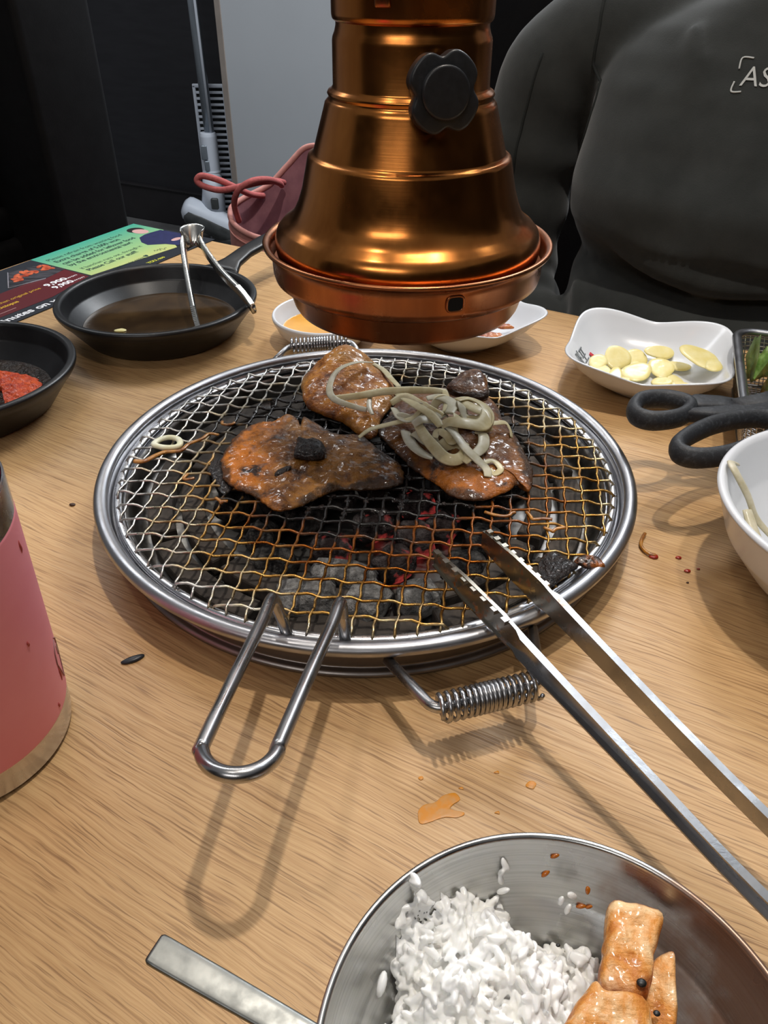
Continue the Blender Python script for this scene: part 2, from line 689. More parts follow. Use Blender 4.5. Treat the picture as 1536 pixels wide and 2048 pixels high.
MT = {}
MT['wood'] = wood_material()
MT['copper'] = copper_material('polished_copper', (0.66, 0.25, 0.060, 1), (0.40, 0.135, 0.030, 1), 0.17)
MT['copper_dark'] = copper_material('heat_darkened_copper', (0.46, 0.18, 0.075, 1), (0.26, 0.095, 0.04, 1), 0.24)
MT['steel'] = steel_material('brushed_steel')
MT['steel_worn'] = steel_material('worn_steel', (0.42, 0.42, 0.44, 1), 0.3, dark=0.6)
MT['steel_rod'] = steel_material('steel_rod', (0.46, 0.46, 0.47, 1), 0.24)
MT['pan_inner'] = mat('sooty_steel', (0.30, 0.29, 0.28, 1), 0.32, 0.9, (0.10, 0.085, 0.07, 1), 60, lo=0.4, hi=0.65, bump=0.1, bdist=0.0005)
MT['ring_iron'] = mat('ashen_iron', srgb(78, 70, 63), 0.85, 0.0, srgb(40, 35, 31), 70, bump=0.5, bscale=300, bdist=0.001)
MT['wire'] = wire_material()
MT['coal'] = coal_material('charcoal', srgb(26, 25, 26), srgb(98, 96, 94))
MT['coal_ash'] = coal_material('ash_covered_charcoal', srgb(92, 91, 90), srgb(176, 175, 173))
MT['coal_hot'] = coal_material('glowing_charcoal', srgb(40, 32, 32), srgb(92, 86, 86), 0.42)
MT['black_plastic'] = mat('black_plastic', srgb(34, 35, 38), 0.38, 0, srgb(27, 28, 30), 300, bump=0.15, bscale=900, bdist=0.0003)
MT['black_rubber'] = mat('scuffed_black_plastic', srgb(40, 42, 46), 0.55, 0, srgb(66, 69, 74), 420, lo=0.5, hi=0.75, bump=0.4, bscale=1200, bdist=0.0004)
MT['black_iron'] = mat('black_coated_iron', srgb(33, 34, 36), 0.36, 0, srgb(25, 25, 27), 60, bump=0.15, bscale=700, bdist=0.0003)
MT['white'] = mat('white_melamine', srgb(216, 219, 224), 0.22, 0, srgb(211, 214, 220), 20, coat=0.2)
MT['pink'] = mat('pink_powder_coat', srgb(250, 158, 172), 0.5, 0, srgb(247, 150, 164), 30, bump=0.1, bscale=1500, bdist=0.0002)
MT['pink_lid'] = mat('pink_lid', srgb(250, 108, 142), 0.35, 0, srgb(245, 100, 135), 30)
MT['stain'] = mat('dried_red_smear', srgb(186, 84, 84), 0.5, 0, srgb(170, 70, 66), 200)


def onion_material(name, a, b2):
    return mat(name, a, 0.42, 0, b2, 120, bump=0.2, bscale=300, bdist=0.0006, coat=0.1, sss=0.3, spec=0.35)


MT['onion'] = onion_material('cooked_onion', srgb(216, 205, 168), srgb(190, 174, 130))
MT['onion_clear'] = onion_material('clear_onion', srgb(204, 198, 178), srgb(180, 172, 144))
MT['onion_raw'] = onion_material('raw_onion', srgb(240, 238, 214), srgb(228, 222, 184))
MT['onion_brown'] = mat('browned_onion', srgb(190, 130, 52), 0.3, 0, srgb(120, 66, 22), 160, bump=0.3, bscale=500, coat=0.4)
MT['garlic'] = mat('raw_garlic', srgb(226, 214, 156), 0.4, 0, srgb(218, 202, 128), 90, bump=0.12, bscale=400, bdist=0.0005, coat=0.25, sss=0.2)
MT['char'] = mat('burnt_crust', (0.008, 0.007, 0.007, 1), 0.35, 0, (0.025, 0.015, 0.012, 1), 300, bump=1.0, bscale=500, bdist=0.003, coat=0.2)
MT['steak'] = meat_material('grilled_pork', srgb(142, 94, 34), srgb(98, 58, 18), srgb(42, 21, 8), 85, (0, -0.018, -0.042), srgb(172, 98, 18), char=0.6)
MT['cutlet'] = meat_material('glazed_pork', srgb(124, 76, 22), srgb(86, 46, 13), srgb(40, 20, 7), 60, (1, -0.034, -0.058), srgb(146, 82, 18), char=0.4)
MT['belly'] = meat_material('pork_belly', srgb(196, 128, 44), srgb(156, 90, 24), srgb(84, 40, 10), 60, fat=0.6, char=0.15, rim=0.4)
MT['wall_dark'] = mat('charcoal_wall_film', srgb(40, 40, 44), 0.6, 0, srgb(34, 34, 38), 8, (1, 1, 6), bump=0.05, bscale=200)
MT['panel'] = mat('grey_laminate', srgb(186, 190, 194), 0.5, 0, srgb(182, 186, 190), 3)
MT['trim'] = mat('taupe_edge', srgb(150, 140, 132), 0.5, 0, srgb(142, 132, 124), 20)
MT['floor'] = mat('grey_concrete', srgb(104, 104, 104), 0.6, 0, srgb(86, 86, 86), 9, bump=0.1, bscale=60)
MT['leather'] = mat('black_leatherette', srgb(15, 14, 15), 0.55, 0, srgb(10, 9, 10), 40, bump=0.2, bscale=500, bdist=0.0005, spec=0.2)
MT['sweat'] = mat('charcoal_sweatshirt', srgb(50, 52, 51), 0.95, 0, srgb(43, 45, 44), 30, bump=0.25, bscale=900, bdist=0.0008, spec=0.15, sheen=0.15)
MT['rib'] = mat('ribbed_cotton', srgb(42, 44, 43), 0.95, 0, srgb(36, 38, 37), 40, bump=0.3, bscale=700, spec=0.15)
MT['skin'] = mat('skin', srgb(206, 158, 132), 0.5, 0, srgb(196, 146, 120), 30, sss=0.1)
MT['hair'] = mat('black_hair', srgb(28, 24, 22), 0.5, 0, srgb(18, 15, 14), 200, (1, 1, 0.1), bump=0.4)
MT['denim'] = mat('black_trousers', srgb(30, 31, 34), 0.9, 0, srgb(24, 25, 28), 90, bump=0.2)


def flat_mat(name, col, rough=0.4, col2=None, sc=30):
    return mat(name, col, rough, 0, col2 or col, sc)


MT['ink_white'] = flat_mat('white_print', srgb(238, 238, 240))
MT['ink_dark'] = flat_mat('dark_green_print', srgb(28, 58, 56))
MT['ink_yellow'] = flat_mat('yellow_print', srgb(222, 178, 50))
MT['ink_gold'] = flat_mat('lime_print', srgb(206, 206, 70))
MT['ink_navy'] = flat_mat('navy_print', srgb(34, 38, 46))
MT['ink_red'] = flat_mat('maroon_print', srgb(92, 20, 28))
MT['ink_face'] = flat_mat('face_print', srgb(206, 164, 160))
MT['ink_shirt'] = flat_mat('shirt_print', srgb(44, 48, 92), 0.4, srgb(36, 40, 76), 160)
MT['ink_hair'] = flat_mat('hair_print', srgb(32, 28, 32))
MT['ink_meat'] = mat('meat_print', srgb(222, 112, 72), 0.4, 0, srgb(150, 48, 28), 140)
MT['ink_net'] = flat_mat('grill_print', srgb(150, 148, 156))

# ------------------------------------------------------------------ room
GA = math.radians(-29.5)                      # direction of the table's far edge and of the walls
E1 = Vector((math.cos(GA), math.sin(GA), 0))  # along the far edge, to the right
E2 = Vector((-math.sin(GA), math.cos(GA), 0)) * -1   # from the far edge towards the camera
FLOOR = -0.74

o = struct(mesh('floor', box(9, 9, 0.04, (0.0, 1.6, FLOOR - 0.02)), MT['floor'], smooth=False))


def oriented_box(c, sx, sy, sz, bevel=0.0, rz=None, seg=2):
    return xf(box(sx, sy, sz, (0, 0, 0), bevel, seg), place(c, GA if rz is None else rz))


wa = Vector((-1.5505, 3.9202, 0))
wb = Vector((-0.9458, 3.6182, 0))
wd = (wb - wa).normalized()
wang = math.atan2(wd.y, wd.x)
wn = Vector((-wd.y, wd.x, 0))
# dark wall at the back
cc = wa + wd * 0.0 + wn * 0.05
struct(mesh('wall_back', oriented_box((cc.x, cc.y, FLOOR + 1.3), 4.6, 0.1, 2.6, rz=wang), MT['wall_dark'], smooth=False))
MT['baseboard'] = mat('black_baseboard', srgb(40, 38, 40), 0.45, 0, srgb(34, 32, 34), 10)
bb = wa - wn * 0.012
struct(mesh('baseboard_back', join(oriented_box((bb.x, bb.y, FLOOR + 0.075), 4.6, 0.022, 0.15, 0.003, rz=wang),
       oriented_box((bb.x - wn.x * 0.004, bb.y - wn.y * 0.004, FLOOR + 0.152), 4.6, 0.03, 0.008, 0.002, rz=wang)), MT['baseboard'], smooth=False))
# grey panel wall on the right, nearer; its end edge is the taupe trim
pe = Vector((-0.595, 3.25, 0))
pc = pe + wd * 1.6 + wn * 0.03
struct(mesh('wall_panel', oriented_box((pc.x, pc.y, FLOOR + 1.3), 3.2, 0.06, 2.6, rz=wang), MT['panel'], smooth=False))
tc_ = pe - wd * 0.012 + wn * 0.03
struct(mesh('trim_1', oriented_box((tc_.x, tc_.y, FLOOR + 1.3), 0.026, 0.066, 2.6, 0.002, rz=wang), MT['trim'], smooth=False))

wf = E2 * 1.75
struct(mesh('unseen_wall_front', oriented_box((wf.x, wf.y, FLOOR + 1.3), 5.0, 0.1, 2.6), MT['wall_dark'], smooth=False))  # unseen wall, added to darken what the hood reflects
wr = E1 * 2.3 - E2 * 0.6
struct(mesh('unseen_wall_right', oriented_box((wr.x, wr.y, FLOOR + 1.3), 0.1, 4.6, 2.6), MT['wall_dark'], smooth=False))  # unseen dark wall, added to cut ambient light from this side

# ------------------------------------------------------------------ table
CORNER = Vector((-0.3275, 1.018, 0))
TL, TW = 1.75, 1.12
tcen = CORNER + E1 * (TL / 2) + E2 * (TW / 2)
tab = thing('dining_table', 'light oak laminate dining table that everything stands on', 'table', (tcen.x, tcen.y, FLOOR))
top_o = mesh('tabletop', xf(box(TL, TW, 0.03, (0, 0, 0), 0.0025), Matrix.Translation((0, 0, 0))), MT['wood'], tab, smooth=False)
# own origin and turn, so that the grain follows the slab
WL = Vector((tcen.x, tcen.y, FLOOR))
me = top_o.data
for v in me.vertices:
    v.co = v.co + WL
top_o.location = (0, 0, -FLOOR - 0.015)
top_o.rotation_euler = (0, 0, GA)
MT['edge'] = mat('pale_edge_band', srgb(214, 178, 132), 0.5, 0, srgb(202, 164, 118), 20, (1, 1, 1))
MT['table_metal'] = mat('black_powder_coat', srgb(26, 26, 28), 0.5)
for sx in (-1, 1):
    for sy in (-1, 1):
        pp = tcen + E1 * (sx * (TL / 2 - 0.10)) + E2 * (sy * (TW / 2 - 0.10))
        mesh('leg', oriented_box((pp.x, pp.y, (FLOOR - 0.03) / 2), 0.05, 0.05, -FLOOR - 0.03, 0.004), MT['table_metal'], tab, smooth=False)

# ------------------------------------------------------------------ charcoal grill
GC = (-0.011, 0.4097)
grill = thing('charcoal_grill', 'round stainless charcoal grill with rolled rim standing in the middle of the table', 'grill', (GC[0], GC[1], 0))
prof = [(0.149, 0.0015), (0.1535, 0.0008), (0.1545, 0.0028), (0.1530, 0.0045), (0.1500, 0.0052), (0.1500, 0.018), (0.1535, 0.0225), (0.1600, 0.0245), (0.1612, 0.027)]
MT['base_steel'] = steel_material('browned_steel', (0.24, 0.215, 0.20, 1), 0.34)
mesh('base_ring', lathe(rounded(prof, 0.001), GC, 128), MT['base_steel'], grill)
# rolled rim and sloping lip
rim = []
for k in range(13):
    a = PI * 1.25 - 2 * PI * 0.86 * k / 12
    rim.append((0.1608 + 0.0042 * math.cos(a), 0.0288 + 0.0036 * math.sin(a)))
MT['rim_steel'] = steel_material('dull_rim_steel', (0.42, 0.42, 0.44, 1), 0.30, dark=0.7)
mesh('rolled_rim', lathe(rim, GC, 160), MT['rim_steel'], grill)
lip = [(0.1585, 0.0268), (0.1565, 0.0250), (0.1555, 0.0232), (0.1480, 0.0228)]
mesh('inner_lip', lathe(rounded(lip, 0.0008), GC, 160), MT['steel_worn'], grill)
inner = [(0.1482, 0.0228), (0.1462, 0.0210), (0.1440, 0.0060), (0.1400, 0.0030), (0.0003, 0.0030)]
mesh('fire_pan', lathe(rounded(inner, 0.002), GC, 128), MT['pan_inner'], grill)
# segmented iron rings around the coals
for (r0, r1, z1, nseg, off) in ((0.122, 0.137, 0.0125, 9, 0.1), (0.103, 0.117, 0.0145, 7, 0.35)):
    for k in range(nseg):
        a0 = off + 2 * PI * k / nseg + 0.03
        a1 = off + 2 * PI * (k + 1) / nseg - 0.03
        poly = [(GC[0] + r1 * math.cos(a0 + (a1 - a0) * t / 8), GC[1] + r1 * math.sin(a0 + (a1 - a0) * t / 8)) for t in range(9)]
        poly += [(GC[0] + r0 * math.cos(a1 - (a1 - a0) * t / 8), GC[1] + r0 * math.sin(a1 - (a1 - a0) * t / 8)) for t in range(9)]
        mesh('fire_ring_segment', slab(poly, 0.0032, z1 + 0.0007 * math.sin(k * 2.1), 0.0015), MT['ring_iron'], grill, smooth=False)


def coil_handle(a, b, c, d, turns):
    """rod a-b, sprung grip b-c, rod c-d"""
    a, b, c, d = (Vector(x) for x in (a, b, c, d))
    path = [a]
    for (p, q, r) in ((a, b, c), (b, c, d)):
        s, e = q + (p - q).normalized() * 0.006, q + (r - q).normalized() * 0.006
        for k in range(6):
            t = k / 5
            path.append((1 - t) ** 2 * s + 2 * t * (1 - t) * q + t * t * e)
    path.append(d)
    h = mesh('side_handle', tube(path, 0.0026, 12), MT['steel_rod'], grill)
    ax = (c - b)
    L = ax.length
    ax.normalize()
    u = Vector((0, 0, 1))
    w = ax.cross(u).normalized()
    u = w.cross(ax)
    P = []
    N = turns * 16
    for k in range(N + 1):
        t = k / N
        f = t + 0.012 * math.sin(2 * PI * t)
        # the turns are packed closer at both ends
        f = t - 0.045 * math.sin(2 * PI * t) * -1
        an = 2 * PI * turns * t
        P.append(b + ax * (0.002 + (L - 0.004) * f) + (u * math.sin(an) + w * math.cos(an)) * 0.0060)
    mesh('coil_grip', tube(P, 0.00105, 7), MT['steel_rod'], h)


coil_handle((0.0022, 0.2480, 0.0235), (0.0222, 0.2159, 0.027), (0.0704, 0.2309, 0.027), (0.0728, 0.2690, 0.0235), 17)
coil_handle((-0.0905, 0.5560, 0.0245), (-0.0782, 0.5793, 0.030), (-0.0278, 0.5892, 0.030), (-0.0196, 0.5730, 0.0245), 17)

# coals: lumps lying on the fire pan
def coal(x, y, z, sx, sy, sz, rz, seed, m, name, label, group):
    V, F = ICO[3]
    out = []
    for v in V:
        p = Vector(v)
        # chunky: push towards a box, then roughen
        mx = max(abs(p.x), abs(p.y), abs(p.z))
        p = p.lerp(p / mx * 0.82, 0.55)
        n1 = mnoise.noise(p * 1.7 + Vector((seed, 0, 0)))
        n2 = mnoise.noise(p * 4.5 + Vector((0, seed, 0)))
        p = p * (1 + 0.20 * n1 + 0.10 * n2)
        out.append((p.x * sx, p.y * sy, p.z * sz))
    vf = xf((out, F), place((x, y, z), rz))
    zmin = min(v[2] for v in vf[0])
    vf = ([(v[0], v[1], v[2] - zmin + 0.0032) for v in vf[0]], vf[1])
    return tag(mesh(name, vf, m), label, 'charcoal', group)


rc = random.Random(11)
ang = 0
spots = []
# hand-placed showpieces: the ash grey lumps in front, glowing ones in the middle
big = [(-0.040, 0.300, 0.019, 0.013, 0.010, 0.2, 'coal_ash'), (-0.008, 0.298, 0.014, 0.012, 0.0095, 1.0, 'coal_ash'),
       (-0.022, 0.318, 0.020, 0.010, 0.009, -0.2, 'coal_ash'), (0.018, 0.303, 0.013, 0.011, 0.009, 0.4, 'coal_ash'),
       (-0.062, 0.330, 0.014, 0.011, 0.009, 0.3, 'coal'), (-0.070, 0.356, 0.014, 0.010, 0.009, 1.3, 'coal'),
       (0.006, 0.330, 0.013, 0.011, 0.009, 0.8, 'coal_hot'), (-0.030, 0.345, 0.013, 0.010, 0.009, 0.1, 'coal_hot'),
       (0.018, 0.352, 0.013, 0.011, 0.010, 2.0, 'coal_hot'), (-0.006, 0.366, 0.014, 0.011, 0.009, 0.5, 'coal_hot'),
       (0.036, 0.366, 0.012, 0.010, 0.009, 0.9, 'coal_hot'), (0.020, 0.390, 0.013, 0.011, 0.009, 0.2, 'coal_hot'),
       (0.045, 0.328, 0.013, 0.012, 0.009, 1.1, 'coal'), (0.058, 0.352, 0.012, 0.011, 0.009, 0.3, 'coal'),
       (0.068, 0.382, 0.013, 0.011, 0.009, 1.9, 'coal'), (0.080, 0.410, 0.013, 0.010, 0.009, 0.6, 'coal'),
       (0.076, 0.436, 0.012, 0.011, 0.009, 1.2, 'coal'), (0.066, 0.462, 0.013, 0.011, 0.009, 0.1, 'coal'),
       (0.048, 0.484, 0.013, 0.011, 0.009, 0.7, 'coal'), (0.024, 0.498, 0.013, 0.010, 0.009, 1.5, 'coal'),
       (-0.004, 0.503, 0.013, 0.011, 0.009, 0.2, 'coal'), (-0.030, 0.498, 0.013, 0.011, 0.009, 0.9, 'coal'),
       (-0.056, 0.486, 0.013, 0.011, 0.009, 2.2, 'coal'), (-0.078, 0.466, 0.013, 0.011, 0.009, 0.4, 'coal'),
       (-0.092, 0.440, 0.013, 0.011, 0.009, 1.7, 'coal'), (-0.098, 0.412, 0.013, 0.010, 0.009, 0.3, 'coal'),
       (-0.092, 0.384, 0.012, 0.011, 0.009, 1.0, 'coal'), (-0.048, 0.372, 0.013, 0.011, 0.009, 0.6, 'coal'),
       (-0.068, 0.394, 0.012, 0.011, 0.009, 1.4, 'coal'), (-0.030, 0.396, 0.013, 0.011, 0.009, 0.3, 'coal'),
       (-0.008, 0.412, 0.012, 0.011, 0.009, 0.8, 'coal'), (0.040, 0.412, 0.013, 0.011, 0.009, 1.6, 'coal'),
       (0.014, 0.434, 0.013, 0.011, 0.009, 0.1, 'coal'), (-0.018, 0.446, 0.013, 0.011, 0.009, 0.5, 'coal'),
       (-0.050, 0.430, 0.013, 0.011, 0.009, 1.1, 'coal'), (0.044, 0.446, 0.012, 0.011, 0.009, 0.9, 'coal'),
       (0.010, 0.466, 0.013, 0.010, 0.009, 0.3, 'coal'), (-0.040, 0.462, 0.012, 0.010, 0.009, 1.9, 'coal')]
coal_txt = {'coal_ash': ('ash-grey charcoal lump', 'ash-covered charcoal lumps'),
            'coal_hot': ('red-glowing charcoal lump', 'glowing charcoal lumps'),
            'coal': ('dark unlit charcoal lump', 'dark charcoal lumps')}
HOUR = ['twelve', 'one', 'two', 'three', 'four', 'five', 'six', 'seven', 'eight', 'nine', 'ten', 'eleven']
used_lab = set()
for k, (x, y, sx, sy, sz, rz, kind) in enumerate(big):
    dx_, dy_ = x - GC[0], y - GC[1]
    hr_ = HOUR[round(math.atan2(dx_, dy_) / (PI / 6)) % 12]
    rad_ = math.hypot(dx_, dy_)
    zone = 'close to the centre' if rad_ < 0.045 else 'halfway out' if rad_ < 0.082 else 'near the iron rings'
    lab = f"{coal_txt[kind][0]}, {zone} at {hr_} o'clock under the mesh"
    if lab in used_lab:
        lab = lab.replace(' at ', ' just past ')
    if lab in used_lab:
        lab = lab.replace(' just past ', ' just before ')
    used_lab.add(lab)
    coal(x, y, 0.01, sx, sy, sz, rz, k * 3.7, MT[kind], 'charcoal_lump', lab, coal_txt[kind][1])

# ------------------------------------------------------------------ wire grate
GZ = 0.0300
grate = thing('wire_grate', 'round crimped wire grate with a long looped handle, tarred black in the middle', 'grate', (GC[0], GC[1], GZ))
RR = 0.1515
ringp = [(GC[0] + RR * math.cos(2 * PI * k / 128), GC[1] + RR * math.sin(2 * PI * k / 128), GZ - 0.0045) for k in range(128)]
mesh('ring_band', tube(ringp, 0.0029, 10, True, 0.75), MT['steel'], grate)
CA, RA = math.radians(81.7), math.radians(-6.5)
DC, DR = Vector((math.cos(CA), math.sin(CA), 0)), Vector((math.cos(RA), math.sin(RA), 0))
NC, NR = Vector((math.sin(CA), -math.cos(CA), 0)), Vector((-math.sin(RA), math.cos(RA), 0))
PC, PR = 0.01040, 0.01235
refC = (Vector((-0.0164, 0.2519, 0)) - Vector((GC[0], GC[1], 0))).dot(NC) % PC
refR = (Vector((-0.1216, 0.3314, 0)) - Vector((GC[0], GC[1], 0))).dot(NR) % PR


def tar(x, y):
    d = math.hypot((x - GC[0] - 0.004) * 0.92, y - GC[1] - 0.020)
    return max(0.0, min(1.0, (0.100 - d) / 0.03 + 0.9 * nz(x, y, 5, 38)))


def grate_wire(d, n, off, pitch, ref, other_pitch, sign0, amp):
    half = math.sqrt(max(0.0, (RR - 0.0005) ** 2 - off ** 2))
    if half < 0.012:
        return
    step = other_pitch / 4
    N = int(2 * half / step)
    P, R = [], []
    c = Vector((GC[0], GC[1], GZ)) + n * off
    endp = c + d * (-half)
    P += [endp + Vector((0, 0, -0.0062)), endp + d * -0.0014 + Vector((0, 0, -0.0030))]
    for k in range(N + 1):
        s = -half + 0.0016 + (2 * half - 0.0032) * k / N
        ph = PI * (s - ref) / other_pitch
        p = c + d * s + Vector((0, 0, amp * math.cos(ph + (PI if sign0 else 0)))) + n * (0.00045 * math.sin(2 * ph))
        P.append(p)
    endp = c + d * half
    P += [endp + d * 0.0014 + Vector((0, 0, -0.0030)), endp + Vector((0, 0, -0.0062))]
    for p in P:
        t = tar(p.x, p.y)
        R.append(0.00080 + t * (0.00020 + 0.0007 * max(0, mnoise.noise(p * 420))))
    mesh('wire', tube(P, R, 6), MT['wire'], grate)


for k in range(-16, 17):
    offc = refC + k * PC
    if abs(offc) < RR - 0.004:
        grate_wire(DC, NC, offc, PC, refR, PR, k % 2 == 0, 0.00055)
for k in range(-14, 15):
    offr = refR + k * PR
    if abs(offr) < RR - 0.004:
        grate_wire(DR, NR, offr, PR, refC, PC, k % 2 == 0, 0.00085)
# tar clumps baked on to the wires
tv = []
rt = random.Random(3)
for k in range(900):
    a, r = rt.uniform(0, 2 * PI), 0.100 * math.sqrt(rt.random())
    x, y = GC[0] + 0.004 + r * math.cos(a), GC[1] + 0.028 + r * math.sin(a) * 0.95
    if rt.random() > tar(x, y):
        continue
    if rt.random() < 0.5:
        q = round(((Vector((x - GC[0], y - GC[1], 0))).dot(NC) - refC) / PC) * PC + refC
        p = Vector((x - GC[0], y - GC[1], 0))
        p = p + NC * (q - p.dot(NC))
    else:
        p = Vector((x - GC[0], y - GC[1], 0))
        q = round((p.dot(NR) - refR) / PR) * PR + refR
        p = p + NR * (q - p.dot(NR))
    s = rt.uniform(0.0010, 0.0021)
    V, F = ICO[1]
    tv.append(([(GC[0] + p.x + v[0] * s * rt.uniform(.7, 1.4), GC[1] + p.y + v[1] * s * rt.uniform(.7, 1.4), GZ + v[2] * s * 0.7) for v in V], F))
tc = mesh('baked_tar', join(*tv), MT['char'], grate, smooth=False)
tc['kind'] = 'stuff'
# handle: two legs up from the ring, then a long loop rising outwards
hp = [(-0.0448, 0.2585, 0.0262), (-0.0480, 0.2605, 0.0400), (-0.0505, 0.2618, 0.0478), (-0.0513, 0.2570, 0.0510), (-0.0530, 0.2400, 0.0535), (-0.0575, 0.2030, 0.0612)]
la, lb, lc = Vector((-0.0617, 0.1656, 0.069)), Vector((-0.0471, 0.1500, 0.0745)), Vector((-0.0354, 0.1659, 0.069))
mid = (la + lc) / 2
ex, ey = (la - mid), (lb - mid)
arc = [mid + ex * math.cos(PI * k / 14) + ey * math.sin(PI * k / 14) for k in range(15)]
hr = [(-0.0290, 0.2030, 0.0612), (-0.0222, 0.2400, 0.0535), (-0.0200, 0.2550, 0.0510), (-0.0193, 0.2595, 0.0478), (-0.0186, 0.2580, 0.0400), (-0.0176, 0.2560, 0.0262)]
loop = [Vector(p) for p in hp] + arc + [Vector(p) for p in hr]
mesh('loop_handle', tube(spline(loop, 4), 0.0028, 14), MT['steel_rod'], grate)

# ------------------------------------------------------------------ meat and onions on the grate
MZ = GZ + 0.0018
STEAK = [(-0.1005, 0.3989), (-0.1005, 0.4126), (-0.0979, 0.427), (-0.0918, 0.4422), (-0.0835, 0.4502), (-0.0747, 0.4495), (-0.0673, 0.4603), (-0.0598, 0.4559), (-0.0563, 0.4463), (-0.0546, 0.4569), (-0.0471, 0.4508), (-0.035, 0.4373), (-0.0238, 0.4333), (-0.0136, 0.4318), (-0.0042, 0.4174), (0.0048, 0.4067), (0.0111, 0.3963), (0.0109, 0.3792), (0.0001, 0.3735), (-0.012, 0.372), (-0.0257, 0.3718), (-0.0366, 0.365), (-0.045, 0.357), (-0.054, 0.3518), (-0.0612, 0.3505), (-0.0686, 0.3567), (-0.0756, 0.3644), (-0.0857, 0.3709), (-0.0949, 0.3803)]
CUTLET = [(-0.0054, 0.4405), (0.001, 0.4260), (0.0101, 0.4080), (0.016, 0.3964), (0.0255, 0.3848), (0.0328, 0.3762), (0.0388, 0.3662), (0.0479, 0.3623), (0.0592, 0.3633), (0.0725, 0.3717), (0.0791, 0.3787), (0.0849, 0.3719), (0.0888, 0.3823), (0.0905, 0.3966), (0.0882, 0.4155), (0.0855, 0.4336), (0.0802, 0.4506), (0.0784, 0.4733), (0.0732, 0.4876), (0.0675, 0.5), (0.0442, 0.5021), (0.0206, 0.4965), (0.0093, 0.4838), (0.0020, 0.4602)]
BELLY = [(-0.0593, 0.4925), (-0.0607, 0.5078), (-0.0559, 0.5212), (-0.0482, 0.5324), (-0.0328, 0.5412), (-0.0154, 0.5416), (-0.0004, 0.5196), (0.0067, 0.5013), (0.0054, 0.4766), (-0.0023, 0.4535), (-0.0053, 0.4341), (-0.0105, 0.4299), (-0.0192, 0.4381), (-0.0283, 0.4509), (-0.0467, 0.464), (-0.0555, 0.4755)]
CHUNK = [(0.0434, 0.49), (0.0514, 0.5054), (0.0579, 0.5134), (0.0677, 0.5162), (0.0724, 0.5032), (0.0724, 0.4808), (0.0651, 0.4759), (0.0542, 0.4804)]
BLOB = [(-0.0554, 0.4002), (-0.0547, 0.4094), (-0.0547, 0.4163), (-0.0503, 0.4142), (-0.0447, 0.4151), (-0.0388, 0.4113), (-0.0366, 0.4036), (-0.0369, 0.396), (-0.0422, 0.3937), (-0.0501, 0.3943), (-0.0542, 0.3957)]
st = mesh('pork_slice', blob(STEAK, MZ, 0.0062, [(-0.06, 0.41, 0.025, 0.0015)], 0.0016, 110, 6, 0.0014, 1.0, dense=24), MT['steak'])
with_rim(st)
tag(st, 'flat grilled pork slice with orange browned left end and a burnt lump on top', 'meat')
cu = mesh('pork_slice', blob(CUTLET, MZ, 0.0068, [(0.045, 0.43, 0.03, 0.002)], 0.0015, 90, 6, 0.0012, 2.0, dense=24), MT['cutlet'])
with_rim(cu)
tag(cu, 'broad glazed pork slice on the right, mostly covered by shredded onion', 'meat')
be = mesh('pork_slice', blob(BELLY, MZ, 0.010, [(-0.030, 0.528, 0.018, 0.014), (-0.044, 0.500, 0.016, 0.003), (-0.018, 0.505, 0.016, 0.004)], 0.0015, 100, 6, 0.0010, 3.0, dense=24), MT['belly'])
with_rim(be)
tag(be, 'thick folded pork belly piece rising at the back of the grate', 'meat')
ch = mesh('pork_slice', blob(CHUNK, MZ + 0.0060, 0.006, [(0.064, 0.500, 0.010, 0.004)], 0.0014, 140, 5, 0.0008, 4.0), MT['cutlet'])
with_rim(ch)
tag(ch, 'small dark pork chunk at the back right behind the onions', 'meat')
bl = mesh('burnt_lump', blob(BLOB, MZ + 0.0072, 0.0075, (), 0.0010, 220, 4, 0.0008, 5.0, 2.0), MT['char'])
tag(bl, 'glossy black burnt lump lying on the left pork slice', 'burnt food')
fl = mesh('burnt_flake', blob([(-0.0640, 0.3830), (-0.0570, 0.3890), (-0.0560, 0.3860), (-0.0600, 0.3800), (-0.0645, 0.3780)], MZ + 0.0062, 0.0022, (), 0.0004, 300, 4), MT['char'])
tag(fl, 'small black charred flake on the left pork slice, below the burnt lump', 'burnt food')
BURNT = [(0.079, 0.296), (0.0800, 0.3060), (0.0850, 0.3150), (0.0900, 0.3170), (0.0960, 0.3120), (0.1010, 0.3060), (0.0960, 0.3010), (0.0900, 0.2960), (0.0850, 0.2900), (0.0800, 0.2900)]
tag(mesh('burnt_scrap', blob(BURNT, GZ + 0.001, 0.004, (), 0.0012, 300, 4, 0.001, 7.0), MT['char']), 'black crusted meat scrap at the right edge of the grate beside the tongs', 'burnt food')
BURNT2 = [(0.1000, 0.3090), (0.1020, 0.3130), (0.1080, 0.3150), (0.1130, 0.3120), (0.1150, 0.3060), (0.1090, 0.3050), (0.1040, 0.3060)]
tag(mesh('burnt_scrap', blob(BURNT2, GZ + 0.001, 0.0032, (), 0.0012, 300, 4, 0.001, 8.0), mat('amber_char', srgb(40, 22, 12), 0.3, 0, srgb(168, 92, 24), 260, lo=0.45, hi=0.7, bump=0.8, bscale=500, coat=0.4)), 'amber and brown burnt scrap at the right rim of the grate', 'burnt food')
CAKE = [(-0.096, 0.372), (-0.103, 0.386), (-0.109, 0.398), (-0.106, 0.410), (-0.099, 0.414), (-0.094, 0.404), (-0.092, 0.388), (-0.090, 0.376)]
tag(mesh('burnt_scrap', blob(CAKE, GZ - 0.0005, 0.0025, (), 0.0014, 300, 4, 0.0015, 9.0), MT['char']), 'black tar crust stuck to the mesh left of the pork', 'burnt food')

